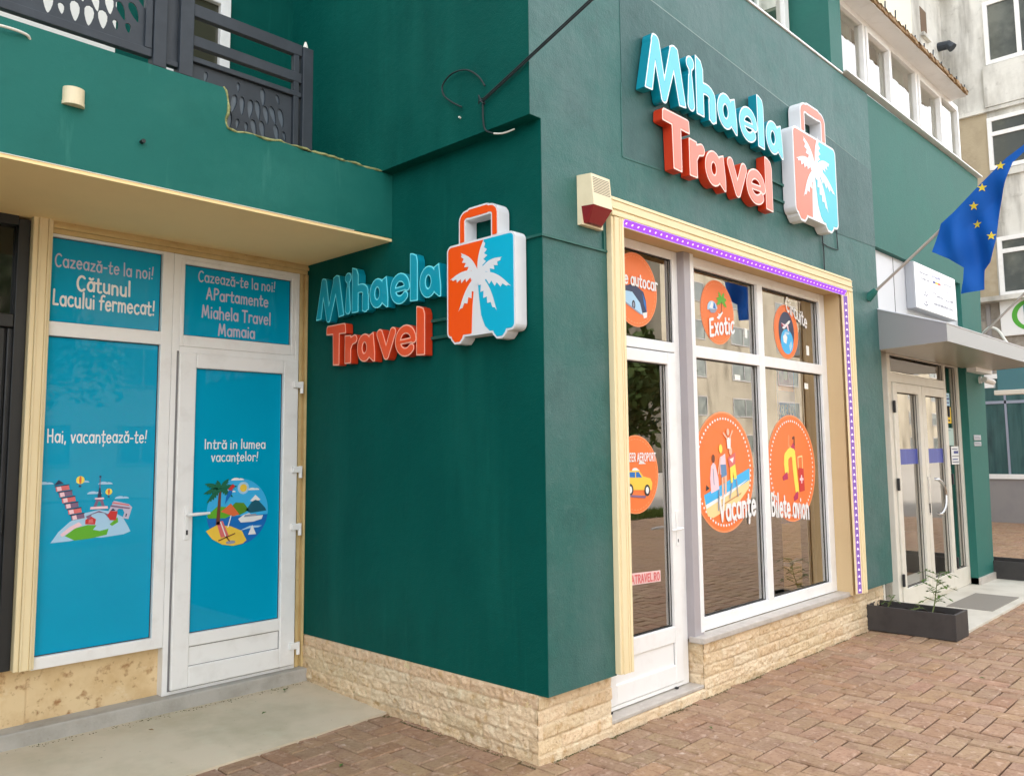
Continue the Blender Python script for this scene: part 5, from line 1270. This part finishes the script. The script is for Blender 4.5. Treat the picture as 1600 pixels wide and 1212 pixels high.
o = MB(); o.tube([(8.22, GY-.0, 2.97), (8.22, -.60, 3.47), (8.22, -1.3, 4.1)], .014, POLE, 10); tag(o.build('bare_flagpole'), 'bare grey flagpole sloping out beyond the canopy end', 'flagpole')
o = MB(); o.tube(smooth([(8.25, -.10, 3.02), (8.25, -.15, 3.07), (8.25, -.20, 3.085), (8.25, -.27, 3.04), (8.25, -.32, 2.95), (8.25, -.36, 2.87)]), .016, WCABLE); tag(o.build('white_hose'), 'white curved hose arching over the far end of the canopy', 'hose')
# security camera + light fitting on the pier
sc_ = thing('security_camera', (8.12, -.08, 2.42), 'white bullet security camera at the top of the green pier', 'camera')
mb = MB(); mb.tube([(8.10, GY+.01, 2.43), (8.10, GY-.02, 2.43)], .045, WHITEB, 14); mb.tube([(8.10, GY-.02, 2.43), (8.12, GY-.06, 2.42)], .02, WHITEB); mb.build('bracket', sc_)
mb = MB(); mb.tube([(8.05, GY-.06, 2.43), (8.25, GY-.10, 2.405), (8.27, GY-.104, 2.402)], [.036, .036, .032], WHITEB, 14); mb.build('housing', sc_)
mb = MB(); mb.tube([(8.27, GY-.105, 2.402), (8.282, GY-.107, 2.4)], .024, GASKET, 12); mb.build('lens', sc_)
o = MB(); o.box(7.60, 8.28, GY-.10, GY+.02, 2.50, 2.565, WHITEB, .006); tag(o.build('light_fitting'), 'white box light fitting under the canopy end above the pier', 'lamp')

# ==================================================================== PLANTERS AND PLANTS
def planter(x0_, x1_, y0_, y1_, h, label):
    T = thing('planter', ((x0_+x1_)/2, (y0_+y1_)/2, 0), label, 'planter', 'dark troughs beside the entrance')
    mb = MB(); t = .022
    mb.box(x0_, x1_, y0_, y0_+t, .004, h, PLANTER, .004); mb.box(x0_, x1_, y1_-t, y1_, .004, h, PLANTER, .004); mb.box(x0_, x0_+t, y0_+t-.002, y1_-t+.002, .005, h-.001, PLANTER, .004); mb.box(x1_-t, x1_, y0_+t-.002, y1_-t+.002, .005, h-.001, PLANTER, .004)
    mb.build('trough', T)
    mb = MB(); n = 14; rr = random.Random(1); nx, ny = 8, 18
    vs = [(x0_+t+(x1_-x0_-2*t)*i/nx, y0_+t+(y1_-y0_-2*t)*j/ny, h-.05+rr.uniform(-.01, .012)) for j in range(ny+1) for i in range(nx+1)]
    mb.add(vs, [(j*(nx+1)+i, j*(nx+1)+i+1, (j+1)*(nx+1)+i+1, (j+1)*(nx+1)+i) for j in range(ny) for i in range(nx)], SOIL); mb.build('soil', T)
    return T
planter(4.37, 4.705, -.735, .02, .222, 'dark grey trough planter with a tomato seedling on the brick paving')
planter(8.19, 8.62, -1.25, .05, .235, 'dark grey trough planter beyond the green pier')
def leaflet(mb, p, d, L_, m):
    d = Vector(d).normalized(); sd_ = d.cross(Vector((0, 0, 1))).normalized()*L_*.32; p = Vector(p); up_ = Vector((0, 0, 1))*L_*.12
    P_ = [p, p+d*L_*.3+sd_*.8+up_, p+d*L_*.45+sd_*.45+up_*.6, p+d*L_*.62+sd_*.9+up_*.4, p+d*L_, p+d*L_*.62-sd_*.9+up_*.4, p+d*L_*.45-sd_*.45+up_*.6, p+d*L_*.3-sd_*.8+up_]
    mid = p+d*L_*.5-up_*.2
    mb.add([q[:] for q in P_]+[mid[:]], [(i, (i+1) % 8, 8) for i in range(8)], m)
def plant(x, y, z, H, n, L_, label, seed, nm='tomato_plant'):
    T = thing(nm, (x, y, z), label, 'plant'); rr = random.Random(seed)
    pth = [(x+.02*math.sin(i*1.1)+.006*i, y-.012*i, z+H*i/6) for i in range(7)]
    mb = MB(); mb.tube(pth, [.006-.0006*i for i in range(7)], STEM, 6); lm = MB()
    for k in range(n):
        t = .25+.75*k/max(1, n-1); i = min(5, int(t*6)); q = Vector(pth[i]).lerp(Vector(pth[i+1]), t*6-i)
        a = k*2.4+rr.uniform(-.4, .4); d = Vector((math.cos(a), math.sin(a), rr.uniform(.1, .55)))
        e = q+d*L_*rr.uniform(.7, 1.1); e2 = e+Vector((d.x, d.y, -.5))*L_*.45
        mb.tube([q[:], e[:], e2[:]], [.003, .0025, .0015], STEM, 5)
        for s in (.45, .75, 1.0):
            for sg in (-1, 1): leaflet(lm, q.lerp(e, s), Vector((-d.y*sg, d.x*sg, .1))+d*.5, L_*.42, LEAF)
        leaflet(lm, e2, Vector((d.x, d.y, -.4)), L_*.55, LEAF); leaflet(lm, e2, Vector((d.x-d.y, d.y+d.x, -.3)), L_*.4, LEAF)
    mb.build('stem', T); lm.build('leaves', T)
plant(4.56, -.49, .17, .36, 13, .095, 'leggy young tomato plant in the dark trough', 3)
plant(4.50, -.12, .17, .13, 5, .05, 'small pale seedling at the wall end of the dark trough', 5, 'seedling')
plant(4.53, -.32, .17, .05, 4, .045, 'tiny sprouting seedling in the middle of the dark trough', 8, 'seedling')

# ==================================================================== UPPER WINDOWS OF THE SHOP WING
bw = bpy.data.objects.new('bay_window', None); COL.objects.link(bw); bw.parent = B
WB = .02
mb = MB(); xs = [4.285, 5.02, 5.76, 6.57, 7.44, 8.12]
mb.box(4.275, 8.14, WB-.03, WB+.05, 5.141, 5.20, PVC, .004); mb.box(4.275, 8.14, WB-.03, WB+.05, 5.88, 5.95, PVC, .004)
for x in xs: mb.box(x-.026, x+.026, WB-.032, WB+.052, 5.20, 5.88, PVC, .004)
mb.box(8.10, 8.17, WB-.03, 2.3, 5.141, 5.20, PVC); mb.box(8.10, 8.17, WB+.06, WB+.13, 5.2, 5.88, PVC); mb.box(8.09, 8.16, WB+.052, 2.3, 5.88, 5.95, PVC)
mb.build('frame', bw)
for a, b in ((5.055, 5.725), (6.605, 7.405)):
    mb = MB(); frame_bars(mb, a, b, 5.20, 5.88, .05, .05, .05, .05, WB-.045, WB+.03, PVC); mb.build('sash', bw)
for i in range(5): pane('pane', bw, xs[i]+.035, xs[i+1]-.035, 5.20, 5.88, WB+.01, GLASSU)
mb = MB()
for i, m_ in enumerate((CURT, BLIND, CURT, None, CURT)):
    if m_: mb.box(xs[i]+.03, xs[i+1]-.03, WB+.10, WB+.105, 5.15, 5.9, m_)
mb.build('curtains', bw)
mb = MB(); mb.box(4.28, 8.1, 1.9, 2.0, 5.1, 5.95, ROOMW); mb.box(4.2, 8.1, .3, 2.0, 5.93, 5.96, BLIND); mb.box(6.9, 7.05, .5, .6, 5.14, 5.7, PVC); mb.box(8.14, 8.16, .2, 2.2, 5.2, 5.88, CURT); mb.build('room', bw)
ev = bpy.data.objects.new('bay_roof', None); COL.objects.link(ev); ev.parent = B
mb = MB(); mb.hexa([(4.30, -.20, 5.935), (7.83, -.20, 5.935), (8.25, 2.3, 5.96), (4.30, 2.3, 5.96)], [(4.30, -.20, 5.95), (7.83, -.20, 5.95), (8.25, 2.3, 6.02), (4.30, 2.3, 6.02)], PVC)
mb.build('eave', ev)
mb = MB(); rnd = random.Random(4)
x = 4.30
while x < 7.78:
    mb.box(x, x+.093, -.222+rnd.uniform(-.01, .01), -.185, 5.945+rnd.uniform(-.005, .005), 5.985+rnd.uniform(-.005, .005), RUST); x += .095
x = 4.5
while x < 7.75:
    mb.tube([(x, -.21, 5.97), (x+rnd.uniform(-.02, .02), -.215, 5.97+rnd.uniform(.06, .12))], .007, RAILM, 6); x += .29
vs = []; n = 120
for j in (0, 1):
    for i in range(n+1): vs.append((4.30+(3.53 if j == 0 else 3.95)*i/n, -.225 if j == 0 else 2.3, (5.985 if j == 0 else 6.10)+.012*math.sin(i*1.5)))
mb.add(vs, [(i, i+1, n+2+i, n+1+i) for i in range(n)], RUST)
mb.build('rusty_sheet_edge', ev)
uw = bpy.data.objects.new('terrace_window', None); COL.objects.link(uw); uw.parent = B
mb = MB(); mb.box(.6, 3.99, .26, .34, 5.11, 5.17, PVC, .004)
for x in (1.2, 2.55, 2.75, 3.86): mb.box(x-.045, x+.045, .258, .342, 5.17, 6.9, PVC, .004)
mb.build('frame', uw)
for a, b in ((1.245, 2.505), (2.795, 3.815)): pane('pane', uw, a, b, 5.17, 6.9, .30, GLASSU)
mb = MB(); mb.box(1.2, 3.45, .46, .47, 5.1, 6.9, CURT); mb.box(.6, 4.2, 2.2, 2.3, 5.1, 6.9, ROOMW); mb.build('curtains', uw)

# ==================================================================== BLOCKS BEHIND
def window(parent, face, a0, a1, z0, z1, plane, split=None, mg=None, transom=None, w_=.07, PVC=PVC):
    """window on a wall facing -x (face 'x', spans y) or -y (face 'y', spans x)"""
    W_ = bpy.data.objects.new('window', None); COL.objects.link(W_); W_.parent = parent
    mb = MB()
    def bx(u0, u1, v0, v1, d0, d1, m, bev=0):
        if face == 'x': mb.box(plane+d0, plane+d1, u0, u1, v0, v1, m, bev)
        elif face == 'y': mb.box(u0, u1, plane+d0, plane+d1, v0, v1, m, bev)
        else: mb.box(u0, u1, plane-d1, plane-d0, v0, v1, m, bev)
    bx(a0, a0+w_, z0, z1, -.03, .05, PVC); bx(a1-w_, a1, z0, z1, -.03, .05, PVC); bx(a0+w_, a1-w_, z0, z0+w_, -.03, .05, PVC); bx(a0+w_, a1-w_, z1-w_, z1, -.03, .05, PVC)
    if split: bx(split-w_/2, split+w_/2, z0+w_, z1-w_, -.032, .05, PVC)
    if transom: bx(a0+w_, a1-w_, transom-w_/2, transom+w_/2, -.031, .05, PVC)
    mb.build('frame', W_); mb = MB(); bx(a0+w_*.5, a1-w_*.5, z0+w_*.5, z1-w_*.5, .01, .02, mg or WINDARK); mb.build('pane', W_)
    return W_
FX = 16.9
fb = thing('apartment_block', (FX, 0, 0), 'weathered grey concrete apartment block closing the far end of the pavement', 'building')
mb = MB(); mb.box(FX, FX+8, -1.6, 9, 4.72, 17, OLDC); mb.build('wall', fb)
mb = MB(); mb.box(FX-.03, FX-.001, -1.6, 1.75, 7.82, 9.0, BEIGEC) if False else mb.box(FX-.004, FX-.001, 1.72, 3.2, 4.8, 8.94, BEIGEC); mb.box(FX-.06, FX-.001, -1.6, 1.72, 7.45, 7.60, OLDC); mb.box(FX-.08, FX-.001, -1.6, 3.2, 8.94, 9.02, OLDC); mb.build('render_band', fb, label='beige rendered strip with projecting ledges')
mb = MB(); mb.box(FX-.10, FX-.001, -1.6, 1.72, 9.03, 9.97, OLDC); mb.build('balcony_panel', fb)
mb = MB(); mb.box(FX-.006, FX+.2, -1.6, 2.3, 3.15, 4.71, STONEG)
for k in range(4): mb.box(FX-.02, FX-.0065, -1.6, 2.3, 3.25+k*.36, 3.262+k*.36, GREYBASE)
mb.box(FX-.05, FX-.007, 1.9, 1.98, 3.2, 4.7, GREYBASE); mb.box(FX-.35, FX-.007, -1.6, 2.25, 4.70, 4.80, OLDC); mb.build('stone_fascia', fb)
for args in ((.2, 1.66, 10.0, 11.45, 1.0, None), (.15, 1.72, 7.62, 8.80, .95, 8.42), (.2, 1.68, 4.82, 6.12, 1.0, 5.8)): window(fb, 'x', args[0], args[1], args[2], args[3], FX-.02, args[4], None, args[5], .09)
sg_ = bpy.data.objects.new('shop_front', None); COL.objects.link(sg_); sg_.parent = fb
mb = MB(); mb.box(FX+.02, FX+.05, -1.5, 2.25, 1.0, 3.10, SHOPG); mb.build('pane', sg_)
mb = MB(); mb.box(FX-.04, FX+.06, -1.5, 2.28, .92, 1.02, PVC)
for y_ in (2.2, 1.72, .9, -.2): mb.box(FX-.01, FX+.06, y_, y_+.04, 1.02, 3.1, GREYP)
mb.box(FX-.01, FX+.06, -1.5, 2.25, 2.52, 2.58, GREYP); mb.box(FX-.05, FX+.07, -1.5, 2.3, 3.06, 3.16, PVC); mb.build('frame', sg_)
mb = MB(); mb.box(FX, FX+.2, -1.6, 2.8, -.04, .93, GREYBASE); mb.box(FX, FX+.2, 2.28, 4.5, .93, 4.72, STONEG); mb.build('base', fb)
ns = thing('shop_sign', (FX, 1.0, 4.3), 'white sign board with green ring and teal letter N on the far block', 'sign')
FN = Fr((FX-.10, 0, 0), (0, -1, 0), (0, 0, 1), (-1, 0, 0))
mb = MB(); mb.box(FX-.10, FX-.03, -1.4, 1.70, 3.95, 4.73, WHITEB, .01); mb.build('board', ns)
mb = MB(); mb.flat([ell(-1.12, 4.36, .36, .33, 40, 60, 330)+ell(-1.10, 4.36, .28, .26, 40, 330, 60)], FN, .004, GRNP); mb.build('ring', ns)
mb = MB(); text(mb, 'N', FN, -1.22, -.90, 4.18, .38, TEALP, .006, r=.11, jitter=0); mb.flat([rect(-1.2, -.6, 4.06, 4.11)], FN, .006, TEALP); mb.build('letter', ns)
o = MB(); o.tube([(FX-.12, 2.22, 4.9), (FX-.12, 2.22, 4.66), (FX-.12, 2.16, 4.55), (FX-.12, 2.15, 3.2)], .055, WHITEB, 10); tag(o.build('downpipe'), 'white downpipe on the stone fascia of the far block', 'downpipe')
pj = thing('projecting_sign', (12.6, .4, 2.7), 'blue glass projecting sign box in a white frame beyond the canopy', 'sign')
mb = MB(); mb.box(12.5, 12.62, .05, .80, 2.55, 2.95, mat('blue_glass_panel', C(70, 120, 130), .15, .6)); mb.build('panel', pj)
mb = MB(); mb.box(12.49, 12.63, -.02, .05, 2.45, 3.02, WHITEB, .01); mb.box(12.49, 12.63, .05, .86, 2.47, 2.55, BEIGEF, .01); mb.box(12.49, 12.63, .05, .86, 2.95, 3.0, WHITEB, .01); mb.box(12.52, 12.60, .86, 4.0, 2.6, 2.7, WHITEB); mb.build('frame', pj)
ub = thing('apartment_block', (12, 2.5, 0), 'set back upper storeys of the grey block above the green shop wing', 'building')
mb = MB(); mb.box(-30, FX-.01, 2.52, 9, 6.2, 17, OLDC); mb.box(-30, -6, 2.6, 9, 0, 6.2, OLDC); mb.box(8.3, FX-.01, 2.52, 9, 0, 6.2, OLDC); mb.build('wall', ub)
mb = MB(); mb.box(12.6, 14.1, 2.3, 2.515, 6.3, 15, CREAMW); mb.build('wall_panel', ub, label='smooth cream wall strip beside the grey render')
mb = MB(); mb.box(15.40, 15.80, 2.512, 2.5185, 10.55, 11.15, mat('shaded_recess_brown', C(116, 96, 78), .9)); mb.build('opening', ub)
mb = MB(); mb.box(15.36, 15.84, 2.44, 2.518, 10.46, 10.54, OLDC); mb.build('opening_sill', ub)
mb = MB(); mb.box(16.0, 16.89, 2.1, 2.515, 12.05, 12.2, OLDC); mb.build('ledge', ub)
mb = MB(); mb.tube([(16.55, 2.52, 10.62), (16.55, 2.30, 10.60), (16.55, 2.22, 10.50)], .10, RAILM, 10); mb.build('vent_pipe', ub)
for x_ in (2.0, 6.0, 9.5): window(ub, 'y', x_, x_+1.8, 8.0, 9.5, 2.50, x_+.9)

# ==================================================================== ACROSS THE STREET (seen mirrored in the glass)
def block(x0_, x1_, y1_, H, name_label, m, nx, nz, z00=1.2):
    T = thing('apartment_block', ((x0_+x1_)/2, y1_-5, 0), name_label, 'building')
    mb = MB(); mb.box(x0_, x1_, y1_-10, y1_, 0, H, m); mb.build('wall', T)
    st_ = (x1_-x0_)/nx
    proto = None
    for i in range(nx):
        for k in range(nz):
            x_ = x0_+st_*(i+.25); z_ = z00+k*2.9
            if proto is None:
                proto = window(T, 'Y', x_, x_+st_*.5, z_, z_+1.5, y1_+.02, x_+st_*.25, PVC=GREYBASE); p0 = (x_, z_)
            else:
                o_ = proto.copy(); COL.objects.link(o_); o_.parent = T; o_.location = (x_-p0[0], 0, z_-p0[1])
                for ch_ in proto.children:
                    q_ = ch_.copy(); COL.objects.link(q_); q_.parent = o_
block(-8, 24, -24, 15.5, 'pale concrete apartment block across the street mirrored in the blue films', mat('pale_render', C(150, 142, 126), .9, .2, var=[(C(160, 150, 130), .5, .45, .65, .7)]), 10, 5)
block(47, 110, -30, 22, 'pale concrete apartment block far along the street mirrored in the shop glass', mat('grey_render', C(130, 122, 108), .9, .2, var=[(C(146, 138, 122), .25, .45, .62, .8), (C(74, 68, 58), .6, .50, .7, .8, (1, 1, .25))]), 8, 6)
def tree(x, y, H, R_, seed, label):
    T = thing('street_tree', (x, y, 0), label, 'tree', 'street trees mirrored in the glass'); rr = random.Random(seed)
    mb = MB(); mb.tube([(x, y, -.04), (x+.05, y, H*.3), (x-.05, y+.1, H*.6), (x, y, H*.9)], [.16, .12, .08, .02], BARK, 8)
    for k in range(9):
        a = k*2.4; z_ = H*(.35+.05*k); mb.tube([(x, y, z_), (x+R_*.4*math.cos(a), y+R_*.4*math.sin(a), z_+R_*.3), (x+R_*.75*math.cos(a), y+R_*.75*math.sin(a), z_+R_*.35)], [.05, .03, .01], BARK, 5)
    mb.build('trunk', T)
    vs = []; fs = []
    cl = [(Vector((rr.gauss(0, R_*.45), rr.gauss(0, R_*.45), H*.66+rr.gauss(0, R_*.42))), R_*rr.uniform(.22, .42)) for _ in range(26)]
    for c, rc in cl:
        for _ in range(120):
            d = Vector((rr.gauss(0, 1), rr.gauss(0, 1), rr.gauss(0, 1))).normalized()*rc*rr.uniform(.5, 1)
            p = Vector((x, y, 0))+c+d; s = rr.uniform(.07, .15)
            u = Vector((rr.gauss(0, 1), rr.gauss(0, 1), rr.gauss(0, 1))).normalized(); v = u.orthogonal().normalized()
            n = len(vs); vs += [(p-u*s)[:], (p+v*s*.5)[:], (p+u*s)[:], (p-v*s*.5)[:]]; fs.append((n, n+1, n+2, n+3))
    mb = MB(); mb.add(vs, fs, TREEL); mb.build('crown', T)
tree(11.0, -7.6, 4.6, 1.5, 1, 'low bushy street tree by the kerb mirrored in the shop door')
tree(3.0, -15.0, 7.0, 2.4, 4, 'tall street tree opposite the recess mirrored in the dark transom')
tree(-1.5, -14.0, 6.0, 2.0, 5, 'street tree opposite the black door mirrored in its transom')
# grass verge
mb = MB(); rr = random.Random(9); vs = []; fs = []
for _ in range(9000):
    x, y = rr.uniform(4, 24), rr.uniform(-9.6, -8.3); h = rr.uniform(.05, .16); a = rr.uniform(0, 6.28); n = len(vs)
    vs += [(x-.012*math.cos(a), y-.012*math.sin(a), -.04), (x+.012*math.cos(a), y+.012*math.sin(a), -.04), (x+rr.uniform(-.05, .05), y+rr.uniform(-.05, .05), h)]; fs.append((n, n+1, n+2))
mb.add(vs, fs, GRASS); tag(mb.build('grass', kind='stuff'), 'strip of verge grass beyond the pavement', 'grass')

rr = random.Random(21); vs = []; fs = []; mi = []
def crumb(x, y, z, s_):
    n = len(vs); a = rr.uniform(0, 6.28)
    P_ = [(math.cos(a+k*1.57+rr.uniform(-.4, .4))*s_*rr.uniform(.5, 1), math.sin(a+k*1.57)*s_*rr.uniform(.5, 1)) for k in range(4)]
    vs.extend([(x+p, y+q, z) for p, q in P_]+[(x, y, z+s_*rr.uniform(.3, .7))]); fs.extend([(n+k, n+(k+1) % 4, n+4) for k in range(4)])
for _ in range(2600):
    t = rr.random()
    if t < .45: crumb(rr.uniform(.0, 4.3), -.012-abs(rr.gauss(0, .016)), -.004, rr.uniform(.003, .010))
    elif t < .70: crumb(-.012-abs(rr.gauss(0, .014)), rr.uniform(.0, 1.28), -.004, rr.uniform(.003, .010))
    elif t < .80: crumb(rr.uniform(-2.2, 0), 2.15-abs(rr.gauss(0, .03)), .044, rr.uniform(.002, .007))
    else: crumb(rr.uniform(-2.5, 9), rr.uniform(-4.5, .9 if rr.random() < .3 else -.05), .001, rr.uniform(.002, .006))
GRIT = mat('grit_and_moss', C(92, 80, 54), .95, .1, var=[(C(70, 80, 40), 6, .45, .6, .8), (C(150, 132, 104), 40, .5, .65, .7)])
mb = MB(); mb.add(vs, fs, GRIT); tag(mb.build('grit', kind='stuff'), 'grit and moss crumbs along the foot of the stone plinth', 'grit')
rr = random.Random(33)
for i in range(14):
    x, y = [(-.6, 1.7), (-1.2, 1.9), (-.25, 2.05), (.5, -.22), (1.1, -.35), (2.4, -.6), (.9, -1.3), (1.9, -1.7), (3.3, -1.2), (-.4, .2), (-.7, .75), (2.9, -.25), (3.7, -.45), (5.1, -1.1)][i]
    a = rr.uniform(0, 6.28); L_ = rr.uniform(.018, .032); z = .052 if y > 1.3 else .006
    mb = MB(); mb.add([(x-L_*math.cos(a), y-L_*math.sin(a), z), (x-L_*.35*math.sin(a), y+L_*.35*math.cos(a), z+.006), (x+L_*math.cos(a), y+L_*math.sin(a), z+.002), (x+L_*.35*math.sin(a), y-L_*.35*math.cos(a), z+.007), (x, y, z+.001)], [(0, 4, 1), (1, 4, 2), (2, 4, 3), (3, 4, 0)], RUST if i % 2 else LEAF)
    tag(mb.build('fallen_leaf'), 'small dry fallen leaf lying on the ground', 'leaf', 'fallen leaves on the ground')

for o in list(bpy.data.objects):
    if o.type == 'MESH' and o.data.users > 0 and len(o.data.vertices) == 0: bpy.data.objects.remove(o, do_unlink=True)
